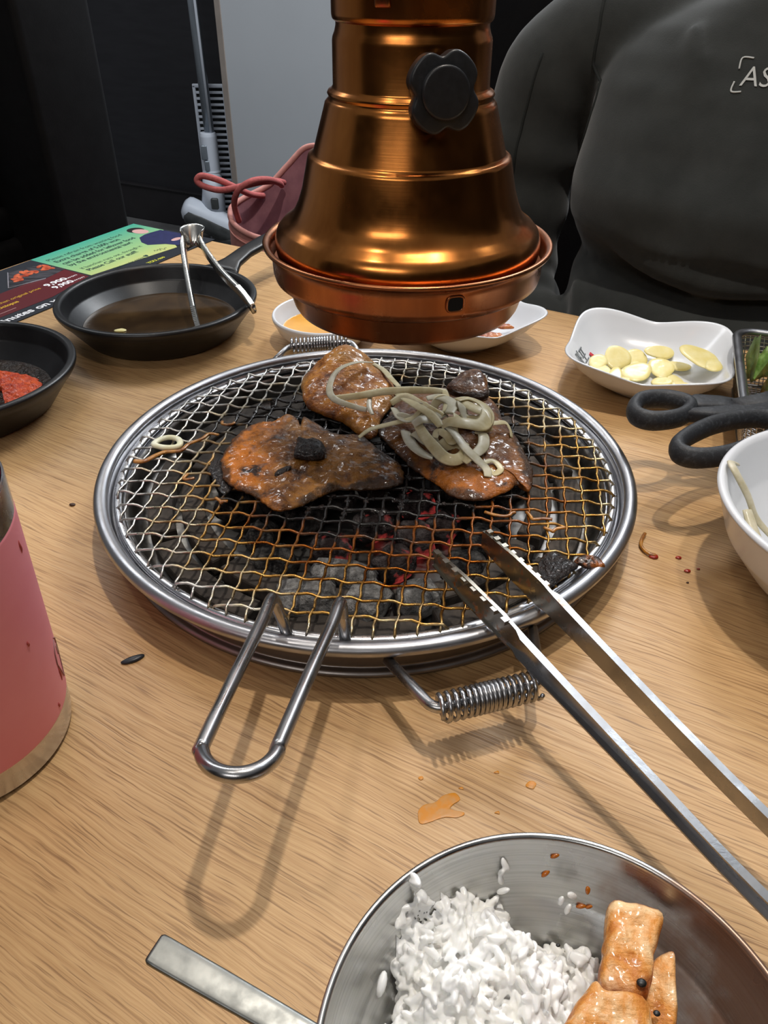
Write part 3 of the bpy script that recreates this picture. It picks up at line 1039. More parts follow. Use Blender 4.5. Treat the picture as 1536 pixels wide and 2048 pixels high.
ONION = [[(-0.0098, 0.5091, 0.056), (-0.0211, 0.5002, 0.06), (-0.0319, 0.4895, 0.06), (-0.0371, 0.4799, 0.056), (-0.0373, 0.4649, 0.055), (-0.0326, 0.4572, 0.053), (-0.0206, 0.4521, 0.051), (-0.012, 0.4496, 0.05)], [(-0.0088, 0.5194, 0.05), (-0.0017, 0.5142, 0.048), (0.0042, 0.4997, 0.048), (0.0097, 0.4831, 0.05)], [(-0.0349, 0.4595, 0.053), (-0.0186, 0.4594, 0.055), (-0.0025, 0.4656, 0.055), (0.0138, 0.4663, 0.056), (0.0301, 0.4666, 0.056), (0.0411, 0.4664, 0.055)], [(-0.0101, 0.4623, 0.053), (-0.0104, 0.4523, 0.051), (-0.0081, 0.4449, 0.049)], [(-0.0166, 0.4257, 0.043), (-0.0094, 0.4292, 0.047), (0.004, 0.4315, 0.05), (0.0174, 0.4337, 0.053), (0.0238, 0.4413, 0.056)], [(0.004, 0.4552, 0.052), (0.0126, 0.4569, 0.056), (0.0228, 0.4438, 0.057), (0.0287, 0.4354, 0.058), (0.0366, 0.4289, 0.057)], [(0.0062, 0.4522, 0.05), (0.0103, 0.4372, 0.051), (0.0164, 0.4312, 0.052), (0.0236, 0.4344, 0.055)], [(0.0084, 0.4654, 0.054), (0.0187, 0.446, 0.057), (0.0285, 0.4311, 0.058), (0.0349, 0.4164, 0.057)], [(0.0351, 0.4182, 0.056), (0.04, 0.419, 0.059), (0.0499, 0.4172, 0.059), (0.0605, 0.4207, 0.056), (0.0661, 0.4352, 0.055), (0.064, 0.4465, 0.056), (0.0551, 0.4534, 0.057), (0.0462, 0.4491, 0.058)], [(0.0132, 0.424, 0.049), (0.0169, 0.4081, 0.049), (0.0235, 0.3967, 0.049), (0.0293, 0.3947, 0.048)], [(0.0204, 0.4274, 0.053), (0.0249, 0.4112, 0.053), (0.0303, 0.3994, 0.052), (0.0359, 0.3916, 0.05), (0.0426, 0.3906, 0.049), (0.0478, 0.3955, 0.05), (0.0494, 0.4055, 0.052)], [(0.0308, 0.4093, 0.053), (0.0329, 0.4138, 0.055), (0.0377, 0.4099, 0.055), (0.0405, 0.4056, 0.053), (0.0435, 0.4078, 0.054), (0.0431, 0.4186, 0.057)], [(0.0363, 0.4226, 0.057), (0.0434, 0.4083, 0.056), (0.0488, 0.3981, 0.053), (0.0553, 0.3917, 0.049), (0.0608, 0.3857, 0.046), (0.0613, 0.38, 0.044)], [(0.0582, 0.3895, 0.047), (0.0656, 0.3949, 0.046), (0.0697, 0.3874, 0.045), (0.0655, 0.3835, 0.044), (0.063, 0.3873, 0.045)], [(0.063, 0.4243, 0.054), (0.071, 0.4301, 0.052), (0.0782, 0.4356, 0.049), (0.0813, 0.4322, 0.045), (0.0814, 0.4274, 0.043)], [(0.0564, 0.4178, 0.053), (0.0613, 0.4156, 0.052), (0.0605, 0.4052, 0.05), (0.0549, 0.3973, 0.049)], [(0.0399, 0.4668, 0.056), (0.0405, 0.4509, 0.057), (0.0379, 0.4334, 0.058)], [(0.0505, 0.4488, 0.057), (0.0581, 0.44, 0.057), (0.064, 0.4355, 0.056), (0.0641, 0.4243, 0.054)], [(0.0274, 0.4529, 0.057), (0.0359, 0.4534, 0.058), (0.0438, 0.4445, 0.058), (0.0407, 0.4295, 0.059)], [(0.0473, 0.4035, 0.052), (0.0506, 0.3937, 0.05), (0.0475, 0.3895, 0.048)]]
OW = [2.4, 2.2, 2.8, 1.8, 2.2, 3.2, 3.6, 3.4, 5.0, 4.6, 3.8, 2.6, 3.2, 2.0, 2.0, 3.8, 2.2, 4.2, 4.0, 3.0]
OL = ['pale onion strip arching over the top of the pork belly', 'thin onion strip hanging behind the pork belly', 'long straight onion strip lying across the back of the pile',
      'short onion strip dangling over the front of the pork belly', 'onion strip reaching left between the two front pork slices', 'onion strip bending across the upper middle of the pile',
      'onion strip at the upper left of the pile', 'onion strip crossing diagonally over the pile', 'widest onion strip curling round the right of the pile',
      'broad onion strip at the lower left of the pile', 'onion strip sagging in a U at the front of the pile', 'small S-shaped onion strip in the middle of the pile',
      'long onion strip running down to the front right of the pile', 'small forked onion tip nearest the front right pork edge', 'thin onion strip hooking out over the right pork edge',
      'short onion strip on the right, below the wide curl', 'thin upright onion strip at the back of the pile', 'wide onion strip on the right back of the pile',
      'wide onion strip on top at the back of the pile', 'short onion strip next to the sagging one in front']
for k, P in enumerate(ONION):
    w = OW[k] * 0.00105
    pts = spline([(p[0], p[1], p[2] - 0.006) for p in P], 6)
    up = Vector((0.35 * math.sin(k * 2.3), 0.35 * math.cos(k * 1.7) - 0.25, 0.8))
    N = len(pts)
    ws = [w * (0.55 + 0.45 * math.sin(PI * (0.12 + 0.76 * i / (N - 1)))) for i in range(N)]
    vf = tube(pts, ws, 10, False, 0.20, up)
    tag(mesh('onion_strip', vf, MT['onion'] if k % 3 else MT['onion_clear']), OL[k], 'onion', 'shredded onion on the pork')
ro_ = random.Random(12)
MORE = [(0.012, 0.452, 0.9, 0.024), (0.026, 0.444, 2.2, 0.026), (0.038, 0.452, 0.3, 0.030), (0.050, 0.444, 1.4, 0.028), (0.058, 0.432, 2.6, 0.026), (0.030, 0.428, 0.6, 0.028),
        (0.046, 0.424, 1.9, 0.026), (0.022, 0.418, 2.4, 0.024), (0.040, 0.410, 0.2, 0.026), (0.054, 0.408, 1.1, 0.022), (0.034, 0.462, 1.7, 0.022), (0.018, 0.436, 0.1, 0.026)]
PLACE = ['upper left', 'upper middle', 'back middle', 'back right', 'right side', 'centre left', 'centre right', 'lower left', 'front middle', 'front right', 'very back', 'left side']
for k, (x, y, a, l) in enumerate(MORE):
    cu2 = ro_.uniform(-1, 1) * 0.9
    P = []
    for i in range(7):
        t = i / 6 - 0.5
        b_ = a + cu2 * t * 2
        P.append((x + l * t * math.cos(b_), y + l * t * math.sin(b_) * 0.8, 0.0475 + 0.004 * math.cos(t * 3) + 0.0015 * math.sin(t * 9 + k) - 60 * max(0, (math.hypot(x - 0.038, y - 0.435) - 0.012)) ** 2))
    pts = spline(P, 5)
    N = len(pts)
    w = ro_.uniform(0.0018, 0.0052)
    ws = [w * (0.5 + 0.5 * math.sin(PI * (0.1 + 0.8 * i / (N - 1)))) for i in range(N)]
    tag(mesh('onion_strip', tube(pts, ws, 10, False, 0.16, (0.4 * math.sin(k), 0.4 * math.cos(k * 2.1) - 0.2, 0.8)), MT['onion_clear'] if k % 2 else MT['onion']), f'{"wide filmy" if w > 0.0035 else "thin limp"} onion piece in the {PLACE[k]} of the onion pile', 'onion', 'shredded onion on the pork')
ringpts = [(-0.1496, 0.4216), (-0.1464, 0.4289), (-0.1404, 0.4323), (-0.1341, 0.4308), (-0.1301, 0.4259), (-0.13, 0.4195), (-0.1352, 0.4171), (-0.1428, 0.4177)]
cxr = sum(p[0] for p in ringpts) / 8
cyr = sum(p[1] for p in ringpts) / 8
rp = [(cxr + (p[0] - cxr) * 0.82, cyr + (p[1] - cyr) * 0.82, GZ + 0.0028) for p in ringpts]
tag(mesh('onion_ring', tube(spline(rp, 5, True), 0.0021, 10, True, 0.75), MT['onion_raw']), 'small white raw onion ring at the left edge of the grate', 'onion')
sp = [(-0.1556, 0.4036), (-0.1491, 0.4037), (-0.1442, 0.4099), (-0.1388, 0.4146), (-0.1296, 0.4165), (-0.126, 0.4244), (-0.119, 0.431), (-0.1152, 0.4378), (-0.1089, 0.4362)]
tag(mesh('onion_strip', tube(spline([(p[0], p[1], GZ + 0.0018) for p in sp], 5), [0.0019 - 0.0008 * i / 40 for i in range(41)], 8, False, 0.6), MT['onion_brown']), 'browned onion strip lying below the white onion ring', 'onion')
rs = random.Random(5)
for (x, y, l, m_, lab) in ((-0.118, 0.386, 0.011, 'onion_brown', 'yellowed onion shred on the mesh left of the tar crust'), (-0.094, 0.362, 0.012, 'onion_brown', 'yellowed onion shred at the left front corner of the pork'),
                           (-0.105, 0.452, 0.009, 'onion_brown', 'yellow onion shred on the mesh above the left pork slice'),
                           (0.068, 0.352, 0.018, 'onion_brown', 'amber onion shred on the mesh in front of the right pork slice'), (0.086, 0.349, 0.020, 'onion_brown', 'amber onion shred nearest the right front pork edge'),
                           (0.094, 0.338, 0.013, 'onion_brown', 'amber onion shred above the second tong arm')):
    a = rs.uniform(0, PI)
    P = [(x + l * (t - 0.5) * math.cos(a) + 0.002 * math.sin(6 * t + x * 900), y + l * (t - 0.5) * math.sin(a) * 0.6 + 0.0025 * math.cos(5 * t), GZ + 0.0016) for t in (0, .2, .4, .6, .8, 1)]
    tag(mesh('onion_shred', tube(spline(P, 4), 0.0011, 7, False, 0.7), MT[m_]), lab, 'onion')

# ------------------------------------------------------------------ exhaust hood
HC = (0.012, 0.45)
hood = thing('exhaust_hood', 'bell-shaped copper exhaust hood hanging over the grill', 'exhaust hood', (HC[0], HC[1], 0.1181))
sleeve = [(0.0402, 1.10), (0.0402, 0.2640), (0.0398, 0.2622), (0.0385, 0.2612)]
mesh('duct_sleeve', lathe(rounded(sleeve, 0.0006), HC, 96), MT['copper'], hood)
bell = [(0.0382, 0.2625), (0.0382, 0.2595), (0.0388, 0.2570), (0.0398, 0.2548), (0.0401, 0.2530), (0.0403, 0.2335), (0.0410, 0.2322), (0.0428, 0.2312), (0.0434, 0.2300),
        (0.0428, 0.2288), (0.0426, 0.2280), (0.0436, 0.2270), (0.0447, 0.2258), (0.0452, 0.2240), (0.0516, 0.2030), (0.0520, 0.2020), (0.0534, 0.2012), (0.0547, 0.2004), (0.0552, 0.1990),
        (0.0586, 0.1842), (0.0612, 0.1768), (0.0640, 0.1712), (0.0676, 0.1676), (0.0712, 0.1652), (0.0738, 0.1624), (0.0752, 0.1585), (0.0755, 0.1545), (0.0748, 0.1500)]
mesh('bell', lathe(bell, HC, 128), MT['copper'], hood)
tray = [(0.0772, 0.1440), (0.0776, 0.1500), (0.0784, 0.1545), (0.0800, 0.1562), (0.0818, 0.1566), (0.0827, 0.1556), (0.0824, 0.1543), (0.0810, 0.1538), (0.0795, 0.1532), (0.0783, 0.1510),
        (0.0779, 0.1480), (0.0776, 0.1400), (0.0768, 0.1368), (0.0745, 0.1350), (0.0712, 0.1345), (0.0704, 0.1335)]
mesh('catch_tray', lathe(tray, HC, 128), MT['copper_dark'], hood)
mesh('tray_floor', lathe([(0.0775, 0.1455), (0.0745, 0.1448), (0.0700, 0.1448), (0.0690, 0.1350)], HC, 96), MT['copper_dark'], hood)
cup = [(0.0706, 0.1342), (0.0700, 0.1330), (0.0668, 0.1215), (0.0652, 0.1188), (0.0636, 0.1182), (0.0626, 0.1190), (0.0622, 0.1220), (0.0650, 0.1335), (0.0600, 0.1500), (0.0350, 0.2000)]
mesh('lower_cup', lathe(cup, HC, 128), MT['copper_dark'], hood)
# draught hole in the tray wall: raised frame and a dark plug
MT['hole'] = mat('dark_opening', (0.004, 0.004, 0.004, 1), 0.9)
ha = math.atan2(0.376 - HC[1], 0.0349 - HC[0])
hx, hy = math.cos(ha), math.sin(ha)
hm = Matrix.Translation((HC[0] + 0.0781 * hx, HC[1] + 0.0781 * hy, 0.1455)) @ Matrix(((-hy, 0, hx), (hx, 0, hy), (0, 1, 0))).to_4x4()
rr = []
for k in range(24):
    a = 2 * PI * k / 24
    c_, s_ = math.cos(a), math.sin(a)
    rr.append((0.0046 * math.copysign(abs(c_) ** 0.6, c_), 0.0040 * math.copysign(abs(s_) ** 0.6, s_)))
hf = mesh('draught_hole', xf(tube([(p[0], p[1], 0) for p in rr], 0.0007, 8, True), hm), MT['copper_dark'], hood)
mesh('opening', xf(slab([(p[0] * 0.9, p[1] * 0.9) for p in rr], -0.001, 0.0003), hm), MT['hole'], hf, smooth=False)
# adjusting bracket up on the sleeve
mesh('latch_plate', xf(box(0.0075, 0.0022, 0.006, (0, 0, 0), 0.0007), place((HC[0] - 0.0146, HC[1] - 0.0377, 0.2715), -0.37)), MT['copper_dark'], hood)
# four-lobed knob
kd = Vector((0.0240 - HC[0], 0.395 - HC[1] - 0.003, 0)).normalized()
kup = Vector((0, 0, 1))
kx = kup.cross(kd).normalized() * -1
kn = (kd * 0.97 + kup * 0.10).normalized()
kx = Vector((0, 0, 1)).cross(kn).normalized()
ky = kn.cross(kx)
KM = Matrix((kx, ky, kn)).transposed().to_4x4()
KM.translation = Vector((0.0251, 0.3965, 0.2371))
kp = []
for k in range(96):
    a = 2 * PI * k / 96 + 0.10
    q4 = ((a - 0.10 + PI / 4) % (PI / 2)) - PI / 4
    r = 0.0176 - 0.0036 * math.exp(-(q4 / 0.25) ** 2)
    kp.append((r * math.cos(a) * 0.98, r * math.sin(a) * 1.03))
knob = mesh('knob', slab(kp, -0.0055, 0.0045, 0.0013, 3, KM), MT['black_plastic'], hood, sharp=40)
mesh('knob_cap', xf(lathe(rounded([(0.0112, 0.002), (0.0112, 0.0066), (0.0104, 0.0072), (0.0, 0.0072)], 0.0006), (0, 0), 48), KM), MT['black_plastic'], knob)
mesh('knob_stem', xf(lathe([(0.0040, -0.0050), (0.0040, -0.0180)], (0, 0), 24), KM), MT['copper_dark'], knob)

# ------------------------------------------------------------------ meat tongs
def arm(P, hw, side, teeth, name, parent, m, bulge=1.0):
    """a U-channel tong arm lying on its side: web plus two flanges; hw half height per point"""
    P = [Vector(p) for p in P]
    N = len(P)
    V, F = [], []
    t = 0.0008
    for i in range(N):
        d = (P[min(N - 1, i + 1)] - P[max(0, i - 1)]).normalized()
        u = Vector((0, 0, 1)) - d * d.z
        u.normalize()
        s = d.cross(u) * side            # outward face direction
        h = hw[i]
        fl = 0.0035 * bulge if i > N * 0.30 else 0.0018 * bulge
        sec = [(-h, -fl), (-h, 0), (h, 0), (h, -fl), (h - t, -fl), (h - t, -t), (-h + t, -t), (-h + t, -fl)]
        for (a, b) in sec:
            V.append(P[i] + u * a + s * b)
    n = 8
    for i in range(N - 1):
        for k in range(n):
            l = (k + 1) % n
            F.append((i * n + k, i * n + l, (i + 1) * n + l, (i + 1) * n + k))
    F.append(tuple(range(n - 1, -1, -1)))
    F.append(tuple((N - 1) * n + k for k in range(n)))
    o = mesh(name, (V, F), m, parent, smooth=True, sharp=35)
    # saw teeth along the upper edge of the blade
    tv = []
    d = (P[2] - P[0]).normalized()
    u = (Vector((0, 0, 1)) - d * d.z).normalized()
    s = d.cross(u) * side
    L = (P[teeth[1]] - P[0]).length
    nt_ = teeth[0]
    for sg in (1,):
        for k in range(nt_):
            a = P[0] + d * (L * (k + 0.15) / nt_) + u * (sg * (hw[1] - 0.0009))
            q = [a, a + d * (L * 0.62 / nt_), a + d * (L * 0.62 / nt_) + u * (sg * 0.0022), a + d * (L * 0.2 / nt_) + u * (sg * 0.0022)]
            vv = [x - s * 0.0034 * bulge for x in q] + [x - s * 0.0005 for x in q]
            tv.append((vv, [(0, 1, 2, 3), (7, 6, 5, 4), (0, 4, 5, 1), (1, 5, 6, 2), (2, 6, 7, 3), (3, 7, 4, 0)]))
    mesh('teeth', join(*tv), m, o, smooth=False)
    return o


def greasy_steel():
    m, nt, b = new_mat('greasy_tong_steel')
    g = G(nt)
    v = g.map()
    f = g.noise(v, 170, 3)
    f2 = g.noise(v, 60, 4)
    d = g.length(v)          # object origin = blade tips
    near = g.grey(d, 0.035, 0.085, 1, 0)
    spots_ = g.math('MULTIPLY', g.grey(f, 0.58, 0.64), near)
    c = g.ramp(f2, [(0.4, (0.42, 0.42, 0.43, 1)), (0.7, (0.32, 0.32, 0.33, 1))])
    c = g.mix(g.math('MULTIPLY', near, 0.5), c, (0.42, 0.36, 0.22, 1))
    c = g.mix(spots_, c, (0.30, 0.09, 0.012, 1))
    nt.links.new(c, b.inputs['Base Color'])
    nt.links.new(g.math('SUBTRACT', 1.0, g.math('MULTIPLY', spots_, 0.8)), b.inputs['Metallic'])
    nt.links.new(g.grey(f2, 0.35, 0.7, 0.22, 0.38), b.inputs['Roughness'])
    f3 = g.noise(g.map((1, 1, 1)), 500, 3)
    nt.links.new(g.bump(f3, 0.08, 0.0004), b.inputs['Normal'])
    return m


MT['tong'] = greasy_steel()
tg = thing('meat_tongs', 'large serrated steel tongs resting open on the right front of the grate', 'tongs', (0.040, 0.310, 0.033))
A1 = [(0.0264, 0.3025, 0.0405), (0.0400, 0.2785, 0.0412), (0.0545, 0.2535, 0.0415), (0.0625, 0.2400, 0.0413), (0.0800, 0.2130, 0.0385), (0.1040, 0.1780, 0.0330), (0.1330, 0.1360, 0.0265), (0.1850, 0.0700, 0.0165), (0.2190, 0.0300, 0.0125), (0.2290, 0.0190, 0.0115)]
W1 = [0.0052, 0.0076, 0.0078, 0.0064, 0.0054, 0.0044, 0.0041, 0.0041, 0.0041, 0.0041]
A2 = [(0.0515, 0.3180, 0.0400), (0.0640, 0.2945, 0.0405), (0.0745, 0.2745, 0.0410), (0.0790, 0.2660, 0.0410), (0.0960, 0.2370, 0.0380), (0.1190, 0.2000, 0.0330), (0.1490, 0.1540, 0.0265), (0.2000, 0.0830, 0.0165), (0.2330, 0.0390, 0.0125), (0.2400, 0.0280, 0.0115)]
W2 = list(W1)
sp1, sp2 = spline(A1, 4), spline(A2, 4)
wi = lambda W: [W[min(len(W) - 1, i // 4)] * (1 - (i % 4) / 4) + W[min(len(W) - 1, i // 4 + 1)] * ((i % 4) / 4) for i in range((len(W) - 1) * 4 + 1)]
arm(sp1, wi(W1), -1, (8, 10), 'tong_arm', tg, MT['tong'])
arm(sp2, wi(W2), 1, (8, 10), 'tong_arm', tg, MT['tong'])
mesh('hinge_bend', ribbon([(0.2270, 0.0210, 0.0115), (0.2340, 0.0140, 0.0115), (0.2410, 0.0160, 0.0115), (0.2425, 0.0240, 0.0115), (0.2395, 0.0300, 0.0115)], 0.0016, 0.0110), MT['tong'], tg)

# ------------------------------------------------------------------ black skillets, sauces, small tongs
def skillet(c, rim_r, label, hdir=None, hlen=0.125, z=0.034):
    sk = thing('skillet', label, 'skillet', (c[0], c[1], 0))
    br = rim_r - 0.021
    prof = [(0.0002, 0.0006), (br - 0.002, 0.0006), (br, 0.0022), (rim_r - 0.006, z - 0.012), (rim_r - 0.0022, z - 0.0080), (rim_r, z - 0.0045), (rim_r + 0.0004, z - 0.0015), (rim_r - 0.0010, z),
            (rim_r - 0.0046, z), (rim_r - 0.0062, z - 0.0018), (rim_r - 0.0100, z - 0.014), (br - 0.004, 0.0058), (br - 0.010, 0.0046), (0.0002, 0.0046)]
    mesh('pan', lathe(rounded(prof, 0.0012, 3), c, 112), MT['black_iron'], sk)
    if hdir:
        d = Vector((hdir[0], hdir[1], 0)).normalized()
        b0 = Vector((c[0], c[1], z - 0.004)) + d * (rim_r - 0.003)
        P, w, t = [], [], []
        for s, ww, zz in ((0.0, 0.046, 0.0), (0.008, 0.034, 0.001), (0.020, 0.0215, 0.004), (0.04, 0.0185, 0.008), (0.075, 0.0200, 0.011), (hlen - 0.01, 0.0215, 0.0125), (hlen, 0.0170, 0.0125), (hlen + 0.004, 0.009, 0.0125)):
            P.append(b0 + d * s + Vector((0, 0, zz)))
            w.append(ww)
            t.append(0.0085 if s < hlen else 0.005)
        mesh('handle', ribbon(P, w, t, n=20, power=3.2), MT['black_iron'], sk)
    return sk


skillet((-0.208, 0.679), 0.0895, 'black skillet of dark sauce behind the grill with small tongs in it', (0.50, 0.86))
skillet((-0.3265, 0.529), 0.0890, 'black skillet of red sauce cut off by the left picture edge', (-0.8, -0.5))
MT['soy'] = mat('dark_soy_sauce', (0.030, 0.016, 0.006, 1), 0.08, 0, (0.075, 0.042, 0.016, 1), 26, lo=0.4, hi=0.7, bump=0.04, bscale=200, coat=0.5)
c = (-0.208, 0.679)
so = mesh('dark_sauce', lathe([(0.0002, 0.0105), (0.0688, 0.0105), (0.0692, 0.0107), (0.0664, 0.0085), (0.0630, 0.0050), (0.0002, 0.0050)], c, 80), MT['soy'])
tag(so, 'pool of dark brown sauce in the skillet with the small tongs', 'sauce')
tag(mesh('garlic_bit', blob([(-0.2440, 0.6530), (-0.2380, 0.6560), (-0.2330, 0.6540), (-0.2350, 0.6505), (-0.2410, 0.6500)], 0.0104, 0.0016, (), 0.0004, 300, 4), MT['garlic']), 'pale bit of garlic floating in the dark sauce', 'garlic')
# red sauce: a ridge of paste lying over dark sauce
c = (-0.3265, 0.529)
so2 = mesh('black_sauce', lathe([(0.0002, 0.0085), (0.0660, 0.0085), (0.0663, 0.0087), (0.0648, 0.0070), (0.0625, 0.0050), (0.0002, 0.0050)], c, 80),
           mat('oily_black_sauce', (0.012, 0.008, 0.006, 1), 0.12, 0, (0.035, 0.018, 0.008, 1), 90, bump=0.8, bscale=300, bdist=0.003, coat=0.0))
tag(so2, 'oily black sauce under the red paste in the left skillet', 'sauce')
RED = [(-0.263, 0.523), (-0.266, 0.540), (-0.276, 0.556), (-0.292, 0.566), (-0.312, 0.572), (-0.335, 0.566), (-0.350, 0.550), (-0.340, 0.538), (-0.318, 0.545), (-0.304, 0.542), (-0.292, 0.530), (-0.285, 0.512), (-0.272, 0.508)]
MT['gochujang'] = mat('red_chili_paste', srgb(222, 84, 14), 0.4, 0, srgb(176, 44, 8), 160, bump=0.9, bscale=420, bdist=0.003, coat=0.15)
RV, RF = blob(RED, 0.0080, 0.0042, (), 0.0022, 190, 6, 0.0020, 2.0, dense=20)
tag(mesh('red_sauce', (RV, RF), MT['gochujang']), 'red orange chili paste smeared in the left skillet', 'sauce')

# small serving tongs, standing astride the skillet rim
ts = thing('serving_tongs', 'small steel serving tongs standing over the rim of the dark sauce skillet', 'tongs', (-0.150, 0.640, 0.011))
MT['tong_small'] = steel_material('thin_tong_steel', (0.50, 0.50, 0.48, 1), 0.2)
hz = 0.086


def small_arm(P, name):
    pts = spline(P, 6)
    n = len(pts)
    w = [0.0150 - 0.0070 * (i / (n - 1)) if i < n * 0.72 else 0.0085 for i in range(n)]
    t_ = [0.0022 + 0.0026 * min(1.0, i / (n * 0.2)) for i in range(n)]
    a = mesh(name, ribbon(pts, w, t_, up=(0.98, 0.1, 0.1), n=12, power=4), MT['tong_small'], ts)
    tv = []
    L = [Vector(p) for p in pts[int(n * 0.68):]]
    Lr = []
    for i in range(len(L) - 1):
        for t in (0, 0.33, 0.66):
            Lr.append(L[i].lerp(L[i + 1], t))
    dd = (L[-1] - L[0]).normalized()
    side = Vector((0.98, 0.1, 0.1))
    side = (side - dd * side.dot(dd)).normalized()
    ww = dd.cross(side)
    for k, p in enumerate(Lr):
        for sg in (1, -1):
            tv.append(xf(box(0.0036, 0.0018, 0.0014), Matrix.Translation(p + ww * (0.0044 * sg)) @ Matrix((side, ww, dd)).transposed().to_4x4()))
    mesh('teeth', join(*tv), MT['tong_small'], a, smooth=False)
    return a


HT = Vector((-0.0, 0.55, 0.83)).normalized()
small_arm([(-0.1900, 0.7320, 0.0660), (-0.1885, 0.7200, 0.0610), (-0.1800, 0.6880, 0.0470), (-0.1680, 0.6480, 0.0270), (-0.1585, 0.6240, 0.0150)], 'tong_arm')
small_arm([(-0.1735, 0.7320, 0.0660), (-0.1680, 0.7200, 0.0610), (-0.1490, 0.6920, 0.0500), (-0.1270, 0.6620, 0.0425), (-0.1145, 0.6410, 0.0370)], 'tong_arm')
bend = []
for k in range(13):
    a = PI * k / 12
    q = Vector((-0.1818, 0.7320, 0.0668)) + Vector((-0.0084 * math.cos(a), 0, 0)) + Vector((0.0, 0.0100, 0.0030)) * math.sin(a)
    bend.append(q)
mesh('hinge_bend', ribbon(bend, 0.0012, 0.0205, up=HT, n=12, power=4), MT['tong_small'], ts)

# ------------------------------------------------------------------ menu card
B0 = Vector((-0.2095, 0.9545, 0))
cu_, cv_ = Vector((math.cos(math.radians(61.5)), math.sin(math.radians(61.5)), 0)), Vector((-math.sin(math.radians(61.5)), math.cos(math.radians(61.5)), 0))


def CM(u, v, z=0.0):
    m_ = Matrix((cu_, cv_, Vector((0, 0, 1)))).transposed().to_4x4()
    p = B0 + cu_ * u + cv_ * v
    m_.translation = Vector((p.x, p.y, z))
    return m_


card = thing('menu_card', 'dark printed table menu card with a green notice lying at the far left table corner', 'menu card', (-0.33, 0.86, 0))
mesh('card_sheet', slab([(-0.50, 0.0), (0.0, 0.0), (0.0, 0.131), (-0.50, 0.131)], 0.0002, 0.0010, 0, 2, CM(0, 0)), MT['ink_navy'], card, smooth=False)


def grad_green():
    m, nt, b = new_mat('green_yellow_print')
    g = G(nt)
    # colour runs from green at the far long edge to straw yellow at the near one, in the card's own axes
    s = g.xyz(g.map((1, 1, 1), (0, 0, -math.radians(61.5))))
    nt.links.new(g.ramp(g.math('MULTIPLY', g.math('ADD', s[1], 0.045), 8.5), [(0.0, srgb(196, 196, 120)), (0.35, srgb(150, 190, 128)), (1.0, srgb(56, 160, 140))]), b.inputs['Base Color'])
    b.inputs['Roughness'].default_value = 0.4
    return m


# card axes: v measured from the card root
MT['green'] = grad_green()
gp = mesh('green_notice', slab([(-0.168, 0.034), (-0.1658, 0.131), (-0.0016, 0.131), (-0.0027, 0.080), (-0.047, 0.019)], 0.0010, 0.0012, 0, 2, CM(0, 0)), MT['green'], card, smooth=False)
mesh('maroon_block', slab([(-0.50, 0.0235), (-0.2335, 0.0205), (-0.1715, 0.034), (-0.1690, 0.0735), (-0.50, 0.0735)], 0.0010, 0.0012, 0, 2, CM(0, 0)), MT['ink_red'], card, smooth=False)
grl = mesh('food_picture', slab([(-0.240, 0.078), (-0.208, 0.1175), (-0.170, 0.1080), (-0.168, 0.0735), (-0.200, 0.0680)], 0.0012, 0.00135, 0, 2, CM(0, 0)), mat('grill_bars_print', srgb(70, 68, 74), 0.4, 0, srgb(30, 30, 36), 420, (0.1, 1, 1), 0.45, 0.55), card, smooth=False)
fr = [(-0.240, 0.078), (-0.208, 0.1175), (-0.170, 0.1080)]
mesh('picture_frame', join(*[xf(tube([(a[0], a[1], 0.0014), (b[0], b[1], 0.0014)], 0.0006, 5), CM(0, 0)) for a, b in ((fr[0], fr[1]), (fr[0], (-0.200, 0.068)))]), MT['ink_net'], grl)
rm = random.Random(8)
mp = []
for k in range(26):
    t, s = rm.random(), rm.random()
    u_ = -0.228 + 0.052 * t + 0.008 * s
    v_ = 0.080 + 0.016 * s + 0.010 * math.sin(3 * t) + 0.004 * t
    a = rm.uniform(0, PI)
    mp.append(xf(slab([(0.0050 * math.cos(q * PI / 4), 0.0026 * math.sin(q * PI / 4)) for q in range(8)], 0.00135, 0.00155 + 0.00001 * k), CM(u_, v_) @ Matrix.Rotation(a, 4, 'Z')))
pm = mesh('printed_meat', join(*mp), MT['ink_meat'], grl, smooth=False)
pm['kind'] = 'stuff'


def ctext(body, u, v, length, size, m, z=0.00125, xs=None, bold=0.0):
    """print fitted to a length along the card"""
    c_ = bpy.data.curves.new('lettering', 'FONT')
    c_.body = body
    c_.size = size
    o_ = bpy.data.objects.new('lettering_curve', c_)
    COL.objects.link(o_)
    bpy.context.view_layer.update()
    w = o_.dimensions.x
    bpy.data.objects.remove(o_)
    return text(body, size, m, CM(u, v, z), card, 'lettering', 0.00003, 'LEFT', length / max(w, 1e-6), bold=bold)


ctext('Please refrain from wasting food', -0.159, 0.1085, 0.114, 0.0100, MT['ink_dark'])
ctext('Extra charge of 5,000 won', -0.158, 0.0970, 0.098, 0.0105, MT['ink_dark'], bold=0.00022)
ctext('can be added for leftover food', -0.158, 0.0853, 0.112, 0.0105, MT['ink_dark'], bold=0.00022)
ctext('by the environmental law!', -0.158, 0.0752, 0.096, 0.0105, MT['ink_dark'], bold=0.00022)
ctext('If banchan runs out, through it', -0.159, 0.0560, 0.093, 0.0090, MT['ink_dark'])
ctext('Please Call our staff!', -0.159, 0.0455, 0.075, 0.0105, MT['ink_dark'], bold=0.00022)
ctext('Thank you for visiting \u2665', -0.142, 0.0255, 0.055, 0.0065, MT['ink_dark'])
ctext('9,900', -0.2160, 0.0472, 0.027, 0.0115, MT['ink_white'], bold=0.0004)
ctext('won', -0.1885, 0.0475, 0.0135, 0.0060, MT['ink_white'])
ctext('9,900', -0.2160, 0.0352, 0.025, 0.0115, MT['ink_white'], bold=0.0004)
ctext('won', -0.1905, 0.0358, 0.0150, 0.0060, MT['ink_white'])
